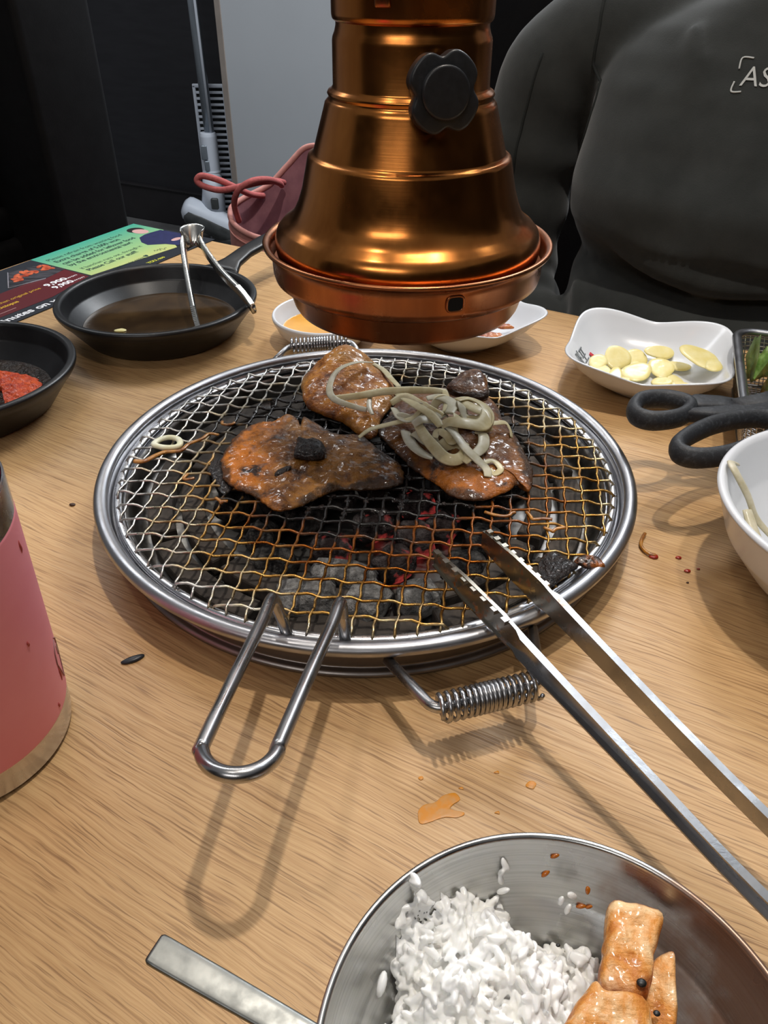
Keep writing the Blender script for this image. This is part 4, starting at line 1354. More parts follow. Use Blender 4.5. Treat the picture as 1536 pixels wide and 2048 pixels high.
ctext('Chicken than original price', -0.300, 0.0490, 0.077, 0.0070, MT['ink_yellow'])
ctext('Octopus', -0.284, 0.0385, 0.024, 0.0075, MT['ink_yellow'], bold=0.0002)
ctext('minutes on weekdays', -0.3140, 0.0062, 0.125, 0.0135, MT['ink_white'], bold=0.0004)
ctext('YOU, too', -0.108, 0.0060, 0.026, 0.0075, MT['ink_gold'], bold=0.0002)
mesh('print_rule', xf(box(0.06, 0.0007, 0.00003, (-0.302, 0.0285, 0.00125)), CM(0, 0)), MT['ink_face'], card, smooth=False)
# the printed man in a navy shirt
mesh('shirt_picture', slab([(-0.0422, 0.0827), (-0.0545, 0.068), (-0.0586, 0.0542), (-0.045, 0.0387), (-0.040, 0.020), (-0.0037, 0.040), (-0.0037, 0.0600), (-0.0051, 0.0827), (-0.0192, 0.0853), (-0.030, 0.086)], 0.00122, 0.00135, 0, 2, CM(0, 0)), MT['ink_shirt'], card, smooth=False)
mesh('hair_picture', slab([(-0.0215 + 0.0105 * math.cos(k * PI / 8), 0.1085 + 0.0115 * math.sin(k * PI / 8)) for k in range(16)], 0.00122, 0.00130, 0, 2, CM(0, 0)), MT['ink_hair'], card, smooth=False)
mesh('face_picture', slab([(-0.0225 + 0.0085 * math.cos(k * PI / 8), 0.0995 + 0.0115 * math.sin(k * PI / 8)) for k in range(16)], 0.00130, 0.00138, 0, 2, CM(0, 0)), MT['ink_face'], card, smooth=False)
mesh('hand_picture', slab([(-0.024 + 0.0080 * math.cos(k * PI / 6), 0.0400 + 0.0045 * math.sin(k * PI / 6)) for k in range(12)], 0.00135, 0.00142, 0, 2, CM(0, 0) @ Matrix.Rotation(0.0, 4, 'Z')), MT['ink_face'], card, smooth=False)
sg = [(-0.0725, 0.030), (-0.070, 0.034), (-0.069, 0.029), (-0.066, 0.033), (-0.0655, 0.027), (-0.062, 0.033), (-0.061, 0.025), (-0.058, 0.029), (-0.0555, 0.0275)]
mesh('signature', xf(tube(spline([(p[0], p[1], 0.0013) for p in sg], 4), 0.00022, 5), CM(0, 0)), MT['ink_dark'], card)

# ------------------------------------------------------------------ white square dishes
INNER = [(0.93, 4.2, 0.86, 0.0012), (0.83, 3.6, 0.52, 0.0034), (0.71, 3.0, 0.20, 0.0056), (0.60, 2.7, 0.05, 0.0072), (0.50, 2.5, 0.0, 0.0080), (0.25, 2.3, 0.0, 0.0080), (0.001, 2.0, 0.0, 0.0080)]


def dish_floor(x, y, c, half, rot, zc, ze):
    dx, dy = x - c[0], y - c[1]
    lx_, ly_ = dx * math.cos(-rot) - dy * math.sin(-rot), dx * math.sin(-rot) + dy * math.cos(-rot)
    a = math.atan2(ly_, lx_)
    r = math.hypot(lx_, ly_)
    corner = abs(math.sin(2 * a)) ** 1.5
    L = [(sc_ * half / (abs(math.cos(a)) ** n + abs(math.sin(a)) ** n) ** (1 / n), h * (ze + (zc - ze) * corner) + dz) for sc_, n, h, dz in reversed(INNER)]
    for (r0, z0), (r1, z1) in zip(L, L[1:]):
        if r <= r1:
            return z0 + (z1 - z0) * max(0, r - r0) / (r1 - r0)
    return L[-1][1]


def square_dish(name, label, c, half, rot, zc, ze, foot=0.022):
    d = thing(name, label, 'dish', (c[0], c[1], 0))
    seg = 128
    V, F = [], []

    def rr(a, n=4.5):
        return 1.0 / (abs(math.cos(a)) ** n + abs(math.sin(a)) ** n) ** (1 / n)
    levels = []      # (scale of plan, squareness exponent, height factor 0..1, dz)
    outer = [(0.40, 2.2, 0.0, 0.0006), (0.46, 2.2, 0.0, 0.0006), (0.49, 2.3, 0.0, 0.0025), (0.58, 2.6, 0.07, 0.004), (0.72, 3.0, 0.28, 0.003), (0.86, 3.6, 0.60, 0.001), (0.96, 4.2, 0.91, -0.0005), (0.990, 4.5, 0.985, -0.0002), (1.0, 4.5, 1.0, 0.0),
             (0.985, 4.5, 1.01, 0.0004), (0.965, 4.4, 0.985, 0.0002)] + INNER
    for (s, n, h, dz) in outer:
        for k in range(seg):
            a = 2 * PI * k / seg
            q = rr(a, n)
            corner = abs(math.sin(2 * a)) ** 1.5
            z = h * (ze + (zc - ze) * corner) + dz
            x, y = s * half * q * math.cos(a), s * half * q * math.sin(a)
            ca, sa = math.cos(rot), math.sin(rot)
            V.append((c[0] + x * ca - y * sa, c[1] + x * sa + y * ca, z))
    for i in range(len(outer) - 1):
        for k in range(seg):
            l = (k + 1) % seg
            F.append((i * seg + k, i * seg + l, (i + 1) * seg + l, (i + 1) * seg + k))
    mesh('dish_body', (V, F), MT['white'], d)
    return d


gd = square_dish('garlic_dish', 'white square dish of sliced garlic on the right', (0.2125, 0.577), 0.0640, math.radians(-20), 0.0375, 0.0295)
square_dish('side_dish', 'white square dish with red sauce residue half hidden behind the copper hood', (0.0690, 0.662), 0.0620, math.radians(24), 0.0365, 0.0275)
# brush lettering on the garlic dish's left inner wall
MT['ink_grey'] = flat_mat('grey_brush_print', srgb(98, 104, 108))
MT['ink_seal'] = flat_mat('red_seal_print', srgb(188, 50, 62))
DA, DB = Vector((0.40, 0.917, 0)), Vector((-0.917, 0.40, 0))


from mathutils.bvhtree import BVHTree
_gm = gd.children[0].data
dish_bvh = BVHTree.FromPolygons([v.co.copy() for v in _gm.vertices], [tuple(p.vertices) for p in _gm.polygons])


def in_dish(o_):
    for v in o_.data.vertices:
        p = Vector((0.1655, 0.5765, 0)) + DA * v.co.x + DB * (v.co.y * 0.8)
        q_ = Vector((p.x, p.y, 0.2)) - WLOC[gd.name]
        h_ = dish_bvh.ray_cast(q_, Vector((0, 0, -1)))
        if h_[0] is not None:
            v.co = h_[0] + Vector((0, 0, 0.0005 + v.co.z))


ID = Matrix.Translation(WLOC[gd.name])
in_dish(text('\ub9c8\ud3ec', 0.0150, MT['ink_grey'], ID @ Matrix.Translation((-0.004, 0.004, 0)), gd, 'lettering', 0.0002, shear=0.15))
in_dish(text('\uc774\uc57c\uae30', 0.0140, MT['ink_grey'], ID @ Matrix.Translation((-0.012, -0.010, 0)), gd, 'lettering', 0.0002, shear=0.15, bold=0.0001))
in_dish(mesh('red_seal', xf(box(0.0040, 0.0120, 0.0004), ID @ Matrix.Translation((0.029, 0.000, 0.0003))), MT['ink_seal'], gd, smooth=False))

# round dipping dish with broth, mostly behind the hood
rd = thing('dipping_dish', 'small round white dish of yellow broth behind the hood on the left', 'dish', (-0.0545, 0.660, 0))
prof = [(0.0002, 0.0006), (0.0300, 0.0006), (0.0320, 0.0020), (0.0420, 0.012), (0.0468, 0.0220), (0.0474, 0.0252), (0.0462, 0.0268), (0.0446, 0.0262), (0.0420, 0.0200), (0.0360, 0.0090), (0.0300, 0.0055), (0.0002, 0.0050)]
mesh('dish_body', lathe(rounded(prof, 0.002), (-0.0545, 0.660), 80), MT['white'], rd)
br = mesh('broth', lathe([(0.0002, 0.0135), (0.0384, 0.0135), (0.0388, 0.0138), (0.0370, 0.0110), (0.0300, 0.0062), (0.0002, 0.0056)], (-0.0545, 0.660), 64),
          mat('amber_broth', srgb(226, 168, 70), 0.08, 0, srgb(214, 150, 54), 30, coat=0.5))
tag(br, 'amber dipping broth in the small round white dish', 'sauce')
for k, (x, y, l, a, lab) in enumerate(((0.092, 0.645, 0.012, 0.6, 'brown red sauce clot in the half hidden white dish'), (0.106, 0.655, 0.008, 1.9, 'small sauce smear in the half hidden white dish, nearest its right corner'))):
    pl = [(x + l * math.cos(q * PI / 5) * (1 + 0.3 * math.sin(q * 3)), y + 0.5 * l * math.sin(q * PI / 5)) for q in range(10)]
    tag(mesh('sauce_residue', blob(pl, 0.0120 + 0.004 * k, 0.003, (), 0.001, 300, 4, 0.001, k), mat('sauce_clot', srgb(120, 40, 18), 0.3, 0, srgb(186, 108, 40), 200, bump=0.5, coat=0.4)), lab, 'sauce')

# garlic slices
GS = [(0.1768, 0.594, 0.0067, 0.0147), (0.1949, 0.6028, 0.0094, 0.0189), (0.2139, 0.6119, 0.0079, 0.0154), (0.2342, 0.6148, 0.0112, 0.0116), (0.1788, 0.5822, 0.0061, 0.0155), (0.1849, 0.5653, 0.0062, 0.0195), (0.2049, 0.5752, 0.0119, 0.0159), (0.2273, 0.5832, 0.009, 0.0192), (0.2242, 0.5638, 0.007, 0.0102), (0.2359, 0.5663, 0.005, 0.0137), (0.2551, 0.578, 0.0122, 0.025), (0.2615, 0.5613, 0.0065, 0.0124), (0.209, 0.5971, 0.0047, 0.0086), (0.2032, 0.543, 0.0082, 0.0074), (0.2233, 0.5423, 0.0058, 0.0096), (0.2372, 0.5468, 0.0083, 0.0097), (0.2441, 0.5918, 0.0098, 0.0097), (0.1734, 0.5628, 0.007, 0.0101), (0.1929, 0.5655, 0.0055, 0.0091)]
GLAB = ['garlic slice leaning at the far left of the heap, beside the brush lettering', 'round pale garlic slice standing at the back left of the heap', 'garlic wedge at the back of the heap, left of the longest back slice', 'long garlic slice at the back of the heap',
        'garlic slice tucked under the round back left slice', 'tall garlic slice at the left front of the heap', 'wide half-moon garlic slice in the centre of the dish', 'large rounded garlic slice just right of the dish centre',
        'garlic slice peeking out under the large one right of centre', 'narrow garlic slice left of the biggest slice', 'biggest garlic slice on the right of the dish, with a brown speck', 'garlic slice at the far right of the heap',
        'small garlic slice between the back wedge and the half-moon slice', 'rectangular garlic slice lying alone at the front of the dish', 'small front garlic slice right of the lone rectangular one', 'garlic slice at the front right under the biggest slice',
        'garlic slice behind the biggest slice, on the right', 'flat garlic slice at the left front edge of the heap', 'garlic slice under the tall left front one']
rg = random.Random(21)
for k, (x, y, a, b) in enumerate(GS):
    ry_ = b * 0.62
    pl = []
    for q in range(14):
        t = 2 * PI * q / 14
        r = 1 + 0.10 * math.sin(2 * t + k) + 0.06 * math.sin(3 * t + 2 * k)
        if k == 13:
            c_, s_ = math.cos(t), math.sin(t)
            r = 1.0 / (abs(c_) ** 4 + abs(s_) ** 4) ** 0.25
        pl.append((a * r * math.cos(t), ry_ * r * math.sin(t)))
    vf = blob([(p[0] * 1.12, p[1] * 1.12) for p in pl], -0.0008, 0.0019, (), 0.00012, 200, 3, 0, k, 9.0)
    lift = {1: 0.005, 6: 0.0045, 7: 0.005, 10: 0.007, 3: 0.002, 5: 0.002, 2: 0.002, 16: 0.002}.get(k, 0.001)
    x, y = 0.2125 + (x - 0.2135) * 0.98, 0.577 + (y - 0.580) * 0.88
    fz = max(dish_floor(x + q1 * a * 0.8, y + q2 * b * 0.5, (0.2125, 0.577), 0.0640, math.radians(-20), 0.0375, 0.0295) for q1 in (-1, 0, 1) for q2 in (-1, 0, 1))
    tl = {1: 0.5, 0: 0.3, 2: 0.3, 3: 0.35, 10: 0.12, 7: 0.2, 6: 0.2, 5: 0.2}.get(k, 0.1)
    vf = xf(vf, place((x, y, fz + 0.0012 + lift), rg.uniform(-0.3, 0.3), tl, rg.uniform(-0.15, 0.15)))
    tag(mesh('garlic_slice', vf, MT['garlic']), GLAB[k], 'garlic', 'garlic slices in the white dish')

# ------------------------------------------------------------------ white bowl with shredded onion
WB = (0.2608, 0.3186)
wbowl = thing('serving_bowl', 'deep white bowl with shredded onion at the right edge, scissors behind it', 'bowl', (WB[0], WB[1], 0))
prof = [(0.0002, 0.0030), (0.034, 0.0030), (0.0350, 0.0006), (0.0385, 0.0006), (0.0400, 0.0040), (0.0600, 0.0160), (0.0760, 0.0360), (0.0830, 0.0540), (0.0850, 0.0590), (0.0862, 0.0604), (0.0852, 0.0622), (0.0828, 0.0624), (0.0806, 0.0606), (0.0780, 0.0540), (0.0710, 0.0360), (0.0560, 0.0180), (0.0380, 0.0085), (0.0002, 0.0070)]
mesh('bowl_body', lathe(rounded(prof, 0.002), WB, 112), MT['white'], wbowl)
rb = random.Random(4)
WLAB = ['clear onion shred hanging over the left rim of the white bowl', 'pale onion shred curling upright inside the white bowl', 'long clear onion shred along the left wall inside the white bowl', 'onion shred in an arc on the bottom of the white bowl',
        'wide cream onion shred lying at the front of the white bowl', 'onion shred under the cream one in the white bowl']
WSH = [[(0.196, 0.362, 0.060), (0.1895, 0.3560, 0.0645), (0.1890, 0.3470, 0.0640), (0.1955, 0.3400, 0.0540), (0.2020, 0.3350, 0.0420), (0.2120, 0.3280, 0.0330)],
       [(0.214, 0.312, 0.026), (0.218, 0.323, 0.030), (0.224, 0.334, 0.036), (0.230, 0.334, 0.034), (0.233, 0.328, 0.029)],
       [(0.1950, 0.335, 0.0480), (0.1965, 0.318, 0.0400), (0.2030, 0.302, 0.0330), (0.2140, 0.290, 0.0270)],
       [(0.212, 0.325, 0.028), (0.2130, 0.309, 0.022), (0.2200, 0.297, 0.0190), (0.2320, 0.292, 0.0190), (0.2500, 0.296, 0.0170)],
       [(0.200, 0.300, 0.0340), (0.214, 0.287, 0.0270), (0.2300, 0.278, 0.0240), (0.2500, 0.274, 0.0240)],
       [(0.222, 0.306, 0.0170), (0.238, 0.315, 0.0150), (0.2560, 0.312, 0.0130), (0.2700, 0.302, 0.0130)]]
WLAB += ['cream onion shred curling at the lower left of the white bowl', 'thin onion shred crossing the heap in the white bowl', 'broad onion shred nearest the front rim inside the white bowl', 'pale onion shred in the middle of the white bowl', 'onion shred arching at the right of the white bowl heap']
WSH += [[(0.207, 0.290, 0.032), (0.216, 0.280, 0.029), (0.226, 0.270, 0.028), (0.236, 0.266, 0.027)], [(0.208, 0.304, 0.029), (0.222, 0.300, 0.026), (0.238, 0.302, 0.025), (0.252, 0.310, 0.022)],
        [(0.212, 0.278, 0.036), (0.224, 0.266, 0.034), (0.240, 0.258, 0.034), (0.256, 0.258, 0.033)], [(0.228, 0.288, 0.027), (0.238, 0.294, 0.028), (0.246, 0.290, 0.026), (0.244, 0.280, 0.026)], [(0.250, 0.322, 0.020), (0.262, 0.316, 0.026), (0.272, 0.304, 0.024), (0.270, 0.290, 0.020)]]
for k, P in enumerate(WSH):
    pts = spline(P, 7)
    w = [0.0026, 0.0034, 0.0034, 0.0034, 0.0070, 0.0070, 0.005, 0.003, 0.006, 0.0045, 0.005][k]
    tag(mesh('onion_shred', tube(pts, [w * (0.6 + 0.4 * math.sin(PI * (0.15 + 0.7 * i / (len(pts) - 1)))) for i in range(len(pts))], 10, False, 0.45), MT['onion_raw'] if k not in (0, 2) else MT['onion_clear']), WLAB[k], 'onion', 'shredded onion in the white bowl')

# ------------------------------------------------------------------ scissors resting on the bowl and the basket
sc = thing('kitchen_scissors', 'black-handled kitchen scissors lying from the white bowl to the lettuce basket', 'scissors', (0.24, 0.43, 0.045))
SZ = 0.052


def handle_loop(pts, z, r, name):
    pts = spline([(p[0], p[1], p[2] if len(p) > 2 else z) for p in pts], 6, True)
    return mesh(name, tube(pts, r, 14, True, 1.45), MT['black_rubber'], sc)


LA = [(0.1600, 0.4390), (0.1680, 0.4505), (0.1830, 0.4535), (0.1960, 0.4470), (0.1955, 0.4380), (0.1850, 0.4280), (0.1690, 0.4240), (0.1600, 0.4290)]
l1 = handle_loop(LA, SZ, 0.0047, 'finger_loop')
LB = [(0.2080, 0.4200), (0.1960, 0.4130), (0.1820, 0.4020), (0.1735, 0.3920), (0.1730, 0.3830), (0.1820, 0.3790), (0.2000, 0.3830), (0.2200, 0.3940), (0.2400, 0.4080), (0.2480, 0.4200), (0.2380, 0.4270), (0.2220, 0.4250)]
l2 = handle_loop(LB, SZ + 0.001, 0.0047, 'finger_loop')
rid = lambda L, z: [(p[0], p[1], z) for p in spline([(q[0], q[1], 0) for q in L], 6, True)]
mesh('loop_ridge', tube(rid(LA, SZ + 0.0052), 0.0012, 8, True), MT['black_rubber'], l1)
mesh('loop_ridge', tube(rid(LB, SZ + 0.0062), 0.0012, 8, True), MT['black_rubber'], l2)
# shanks
mesh('shank', ribbon([(0.1930, 0.4440, SZ), (0.2050, 0.4470, SZ), (0.2180, 0.4460, SZ), (0.2300, 0.4425, SZ)], [0.0100, 0.0170, 0.0150, 0.0110], 0.0085, n=16, power=4), MT['black_rubber'], sc)
mesh('shank', ribbon([(0.1900, 0.4300, SZ + 0.001), (0.2080, 0.4310, SZ + 0.001), (0.2350, 0.4350, SZ + 0.001), (0.2650, 0.4420, SZ + 0.001), (0.2950, 0.4500, SZ + 0.001)], [0.0060, 0.0110, 0.0150, 0.0200, 0.0180], 0.0085, n=16, power=4), MT['black_rubber'], sc)
mesh('shank', ribbon([(0.2250, 0.4400, SZ + 0.002), (0.2500, 0.4480, SZ + 0.002), (0.2700, 0.4580, SZ + 0.002), (0.2950, 0.4660, SZ + 0.002)], [0.0110, 0.0150, 0.0170, 0.0150], 0.0080, n=16, power=4), MT['black_rubber'], sc)
mesh('blade', slab([(0.288, 0.442), (0.405, 0.486), (0.408, 0.490), (0.290, 0.462)], SZ - 0.001, SZ + 0.0006), MT['steel'], sc, smooth=False)
mesh('blade', slab([(0.288, 0.456), (0.404, 0.500), (0.400, 0.506), (0.288, 0.474)], SZ + 0.0008, SZ + 0.0024), MT['steel'], sc, smooth=False)
mesh('pivot_screw', xf(lathe(rounded([(0.004, 0), (0.004, 0.0045), (0.0, 0.0052)], 0.0006), (0, 0), 24), place((0.297, 0.458, SZ + 0.001))), MT['steel'], sc)

# ------------------------------------------------------------------ lettuce basket
bk = thing('wire_basket', 'steel mesh basket of lettuce at the right edge behind the scissors', 'basket', (0.33, 0.53, 0))
b_o = Vector((0.2795, 0.5830, 0))      # back left corner
b_y = (Vector((0.2375, 0.4500, 0)) - b_o).normalized()      # towards the front
b_x = Vector((-b_y.y, b_y.x, 0))
BL_, BW_ = 0.150, 0.185
BZ = 0.046


def bpt(s, t, z):
    p = b_o + b_x * s + b_y * t
    return Vector((p.x, p.y, z))


def rrect(L, W, r, z, ins=0.0, n=6):
    P = []
    for (cx_, cy_, a0) in ((r, r, PI), (L - r, r, 1.5 * PI), (L - r, W - r, 0), (r, W - r, 0.5 * PI)):
        for k in range(n + 1):
            a = a0 + 0.5 * PI * k / n
            P.append(bpt(cx_ + (r - ins) * math.cos(a), cy_ + (r - ins) * math.sin(a), z))
    return P


mesh('rim_band', tube(rrect(BW_, BL_, 0.016, BZ), 0.0036, 10, True, 0.8), MT['steel_worn'], bk)
mesh('foot_rim', tube(rrect(BW_, BL_, 0.022, 0.0042, 0.008), 0.0015, 8, True), MT['steel_worn'], bk)
wv = []
topp, botp = rrect(BW_, BL_, 0.016, BZ - 0.001), rrect(BW_, BL_, 0.022, 0.0042, 0.008)


def along(P, step):
    out = []
    N = len(P)
    for i in range(N):
        a, b = P[i], P[(i + 1) % N]
        m_ = max(1, round((b - a).length / step))
        for k in range(m_):
            out.append((i, k / m_))
    return out


idx = along(topp, 0.0032)
for (i, t) in idx:
    a = topp[i].lerp(topp[(i + 1) % len(topp)], t)
    b = botp[i].lerp(botp[(i + 1) % len(botp)], t)
    wv.append(tube([a, b], 0.00045, 4, caps=False))
for k in range(1, 13):
    f = k / 13
    wv.append(tube([topp[i].lerp(botp[i], f) for i in range(len(topp))], 0.00045, 4, True))
mw = mesh('side_mesh', join(*wv), MT['steel'], bk)
mw['kind'] = 'stuff'
wv = []
for k in range(48):
    s = 0.012 + (BW_ - 0.024) * k / 47
    wv.append(tube([bpt(s, 0.010, 0.0042), bpt(s, BL_ - 0.010, 0.0042)], 0.00055, 4, caps=False))
for k in range(38):
    t = 0.012 + (BL_ - 0.024) * k / 37
    wv.append(tube([bpt(0.010, t, 0.0046), bpt(BW_ - 0.010, t, 0.0046)], 0.00055, 4, caps=False))
mw = mesh('floor_mesh', join(*wv), MT['steel'], bk)
mw['kind'] = 'stuff'


def leaf_material():
    m, nt, b = new_mat('lettuce_leaf')
    g = G(nt)
    f = g.noise(g.map(), 60, 4)
    nt.links.new(g.ramp(f, [(0.3, srgb(70, 98, 36)), (0.5, srgb(120, 152, 76)), (0.70, srgb(182, 200, 146))]), b.inputs['Base Color'])
    b.inputs['Roughness'].default_value = 0.4
    b.inputs['Subsurface Weight'].default_value = 0.15
    b.inputs['Subsurface Scale'].default_value = 0.003
    f2 = g.noise(g.map(), 180, 3)
    nt.links.new(g.bump(f2, 0.4, 0.002), b.inputs['Normal'])
    return m


MT['leaf'] = leaf_material()


def lettuce(cx_, cy_, cz_, L, W, rz, tilt, seed, lab):
    V, F = [], []
    nu, nv = 26, 22
    for i in range(nu + 1):
        for j in range(nv + 1):
            u_, v_ = i / nu, j / nv * 2 - 1
            w = W * math.sin(PI * min(1, 0.14 + 0.78 * u_)) ** 0.45
            fr_ = abs(v_) ** 2.5
            x = v_ * w * (1 + 0.15 * nz(u_ * 5, v_ * 4, seed))
            y = L * (u_ - 0.5) + 0.010 * nz(u_ * 3, v_ * 3, seed + 2)
            z = 0.010 * v_ * v_ - 0.008 * (2 * u_ - 1) ** 2 + (0.008 + 0.006 * fr_ + 0.004 * u_ ** 3) * nz(u_ * 4.2, v_ * 3.2, seed + 5) * 2.2 + 0.004 * fr_ * nz(u_ * 11, v_ * 9, seed + 8)
            V.append((x, y, z))
    for i in range(nu):
        for j in range(nv):
            a = i * (nv + 1) + j
            F.append((a, a + 1, a + nv + 2, a + nv + 1))
    n = len(V)
    V2 = V + [(x, y, z - 0.0007) for x, y, z in V]
    F2 = F + [tuple(reversed([q + n for q in f])) for f in F]
    vf = xf((V2, F2), place((0, 0, 0), rz, tilt))
    zm = min(v[2] for v in vf[0])
    vf = ([(v[0] + cx_, v[1] + cy_, v[2] - zm + cz_) for v in vf[0]], vf[1])
    tag(mesh('lettuce_leaf', vf, MT['leaf']), lab, 'lettuce', 'lettuce leaves in the basket')


for k, (s_, t_, z_, L_, W_, rz_, lab) in enumerate((
        (0.036, 0.040, 0.012, 0.056, 0.022, 0.4, 'lettuce leaf at the back left corner of the basket'), (0.040, 0.078, 0.008, 0.052, 0.022, -0.5, 'dark lettuce leaf in front, nearest the basket floor mesh'),
        (0.060, 0.040, 0.024, 0.062, 0.026, 0.9, 'bright lettuce leaf on top of the basket heap'), (0.076, 0.078, 0.014, 0.060, 0.026, -0.9, 'lettuce leaf in the middle of the basket, below the bright one'),
        (0.118, 0.060, 0.010, 0.070, 0.030, 1.3, 'lettuce leaf deepest to the right in the basket'))):
    p_ = bpt(s_, t_, 0)
    lettuce(p_.x, p_.y, z_, L_, W_, rz_, 0.15, 1.0 + 4.3 * k, lab)

# ------------------------------------------------------------------ pink tumbler
TB = (-0.1864, 0.2220)
tum = thing('tumbler', 'pink insulated tumbler with steel bands cut off by the left edge', 'tumbler', (TB[0], TB[1], 0))
mesh('base_band', lathe(rounded([(0.0002, 0.0006), (0.0415, 0.0006), (0.0432, 0.0022), (0.0437, 0.0150), (0.0436, 0.0160)], 0.001), TB, 96), MT['steel'], tum)
mesh('cup_body', lathe(rounded([(0.0434, 0.0156), (0.0441, 0.0164), (0.0473, 0.1140), (0.0471, 0.1150)], 0.0006), TB, 96), MT['pink'], tum)
mesh('rim_band', lathe(rounded([(0.0468, 0.1145), (0.0472, 0.1150), (0.0476, 0.1300), (0.0468, 0.1310)], 0.0008), TB, 96), MT['steel'], tum)
mesh('lid', lathe(rounded([(0.0460, 0.1306), (0.0465, 0.1312), (0.0466, 0.1440), (0.0454, 0.1470), (0.0380, 0.1475), (0.0360, 0.1440), (0.0002, 0.1438)], 0.0015), TB, 96), MT['pink_lid'], tum)


def on_tumbler(a, z, r=0.0002):
    rr_ = 0.0441 + (z - 0.0164) * (0.0473 - 0.0441) / (0.1140 - 0.0164) + r
    return Vector((TB[0] + rr_ * math.cos(a), TB[1] + rr_ * math.sin(a), z))


MT['logo'] = flat_mat('etched_steel_line', srgb(150, 110, 108), 0.4)
lg = [(-0.06, 0.046), (-0.16, 0.042), (-0.18, 0.036), (-0.10, 0.0275), (-0.045, 0.0225), (0.0, 0.0275), (0.08, 0.036), (0.06, 0.042), (-0.04, 0.046)]
a_t = math.atan2(-TB[1], -TB[0]) + math.radians(70)
mesh('etched_logo', tube([on_tumbler(a_t + 0.05 + p[0], p[1]) for p in lg], 0.00028, 6), MT['logo'], tum)
mesh('etched_logo', slab([(0, 0), (0.0030, 0.0007), (0.0030, 0.0042), (0.0006, 0.0046)], -0.0001, 0.0002, 0, 2, Matrix.Translation(on_tumbler(a_t + 0.02, 0.0355, 0.0001)) @ Matrix.Rotation(a_t + PI / 2 + 0.02, 4, 'Z') @ Matrix.Rotation(PI / 2, 4, 'X')), MT['logo'], tum, smooth=False)
for (da, z, h) in ((-0.35, 0.021, 0.003), (-0.12, 0.030, 0.009), (-0.50, 0.066, 0.003), (-0.16, 0.103, 0.006)):
    P = [on_tumbler(a_t + da + 0.006 * math.sin(q * 1.3), z + h * (q / 5 - 0.5), 0.0) for q in range(6)]
    mesh('smear', tube(P, [0.0002, 0.0005, 0.0006, 0.0006, 0.0004, 0.0002], 6), MT['stain'], tum)

# ------------------------------------------------------------------ rice bowl, rice, kimchi, spoon
RB = (0.0500, 0.0768)
RR_, RZ_ = 0.0681, 0.050
rbowl = thing('rice_bowl', 'stainless steel rice bowl in the foreground at the bottom edge', 'bowl', (RB[0], RB[1], 0))
MT['bowl_steel'] = steel_material('spun_bowl_steel', (0.58, 0.58, 0.58, 1), 0.26, (1, 1, 60), 20, 0.85, 0.12)
def bowl_material():
    m, nt, b = new_mat('spun_bowl_steel')
    g = G(nt)
    v = g.map()
    f = g.noise(g.map((1, 1, 60)), 20, 5)
    f2 = g.noise(v, 55, 4)
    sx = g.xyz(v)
    oil_refl = g.math('MULTIPLY', g.grey(g.math('ADD', g.math('MULTIPLY', sx[0], 14.0), g.math('SUBTRACT', f2, 0.5)), 0.35, 0.75), 0.8)
    st2 = g.grey(f2, 0.52, 0.72, 0, 0.25)
    c = g.ramp(f, [(0.4, (0.50, 0.50, 0.49, 1)), (0.75, (0.38, 0.38, 0.37, 1))])
    c = g.mix(st2, c, (0.62, 0.61, 0.55, 1))
    c = g.mix(oil_refl, c, (0.20, 0.075, 0.022, 1))  # brown oil stain plus the kimchi's reflection, painted into the right side
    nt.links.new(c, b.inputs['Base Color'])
    nt.links.new(g.math('SUBTRACT', 1.0, g.math('MULTIPLY', oil_refl, 0.45)), b.inputs['Metallic'])
    nt.links.new(g.grey(f2, 0.3, 0.7, 0.22, 0.40), b.inputs['Roughness'])
    nt.links.new(g.bump(g.noise(g.map((1, 1, 900)), 1.0, 2), 0.12, 0.0004), b.inputs['Normal'])
    return m


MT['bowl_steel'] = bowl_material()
prof = [(0.0002, 0.0022), (0.030, 0.0022), (0.0315, 0.0006), (0.0345, 0.0008), (0.0500, 0.0110), (0.0610, 0.0270), (0.0662, 0.0440), (0.0672, 0.0490), (0.0682, 0.0502), (0.0683, 0.0514), (0.0672, 0.0520), (0.0660, 0.0512), (0.0656, 0.0490), (0.0640, 0.0430), (0.0590, 0.0270), (0.0480, 0.0125), (0.0320, 0.0040), (0.0002, 0.0034)]
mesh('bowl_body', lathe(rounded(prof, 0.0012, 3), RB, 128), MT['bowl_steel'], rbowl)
RICE = [(-0.004, 0.080), (0.0005, 0.0960), (0.0062, 0.1040), (0.0045, 0.1150), (0.0075, 0.1260), (0.0180, 0.1310), (0.0270, 0.1340), (0.0330, 0.1330), (0.0400, 0.1350), (0.0450, 0.1280), (0.0530, 0.1235), (0.0620, 0.1235), (0.0690, 0.1245), (0.0720, 0.1170), (0.0690, 0.1050), (0.0660, 0.0930), (0.0620, 0.0760), (0.0480, 0.0500), (0.0200, 0.0450), (0.0020, 0.0600)]
from mathutils.geometry import intersect_point_line
RPOLY = spline([(p[0], p[1], 0) for p in RICE], 5, True)


def inside(x, y):
    c_ = False
    n = len(RPOLY)
    for i in range(n):
        a, b = RPOLY[i], RPOLY[i - 1]
        if (a.y > y) != (b.y > y) and x < (b.x - a.x) * (y - a.y) / (b.y - a.y) + a.x:
            c_ = not c_
    return c_


def edge_d(x, y):
    return min(math.hypot(x - p.x, y - p.y) for p in RPOLY)


def bowl_floor(x, y):
    r = math.hypot(x - RB[0], y - RB[1])
    P = [(0, 0.0034), (0.032, 0.0042), (0.048, 0.0127), (0.059, 0.0272), (0.064, 0.0432)]
    for (r0, z0), (r1, z1) in zip(P, P[1:]):
        if r <= r1:
            return z0 + (z1 - z0) * (r - r0) / (r1 - r0)
    return 0.05


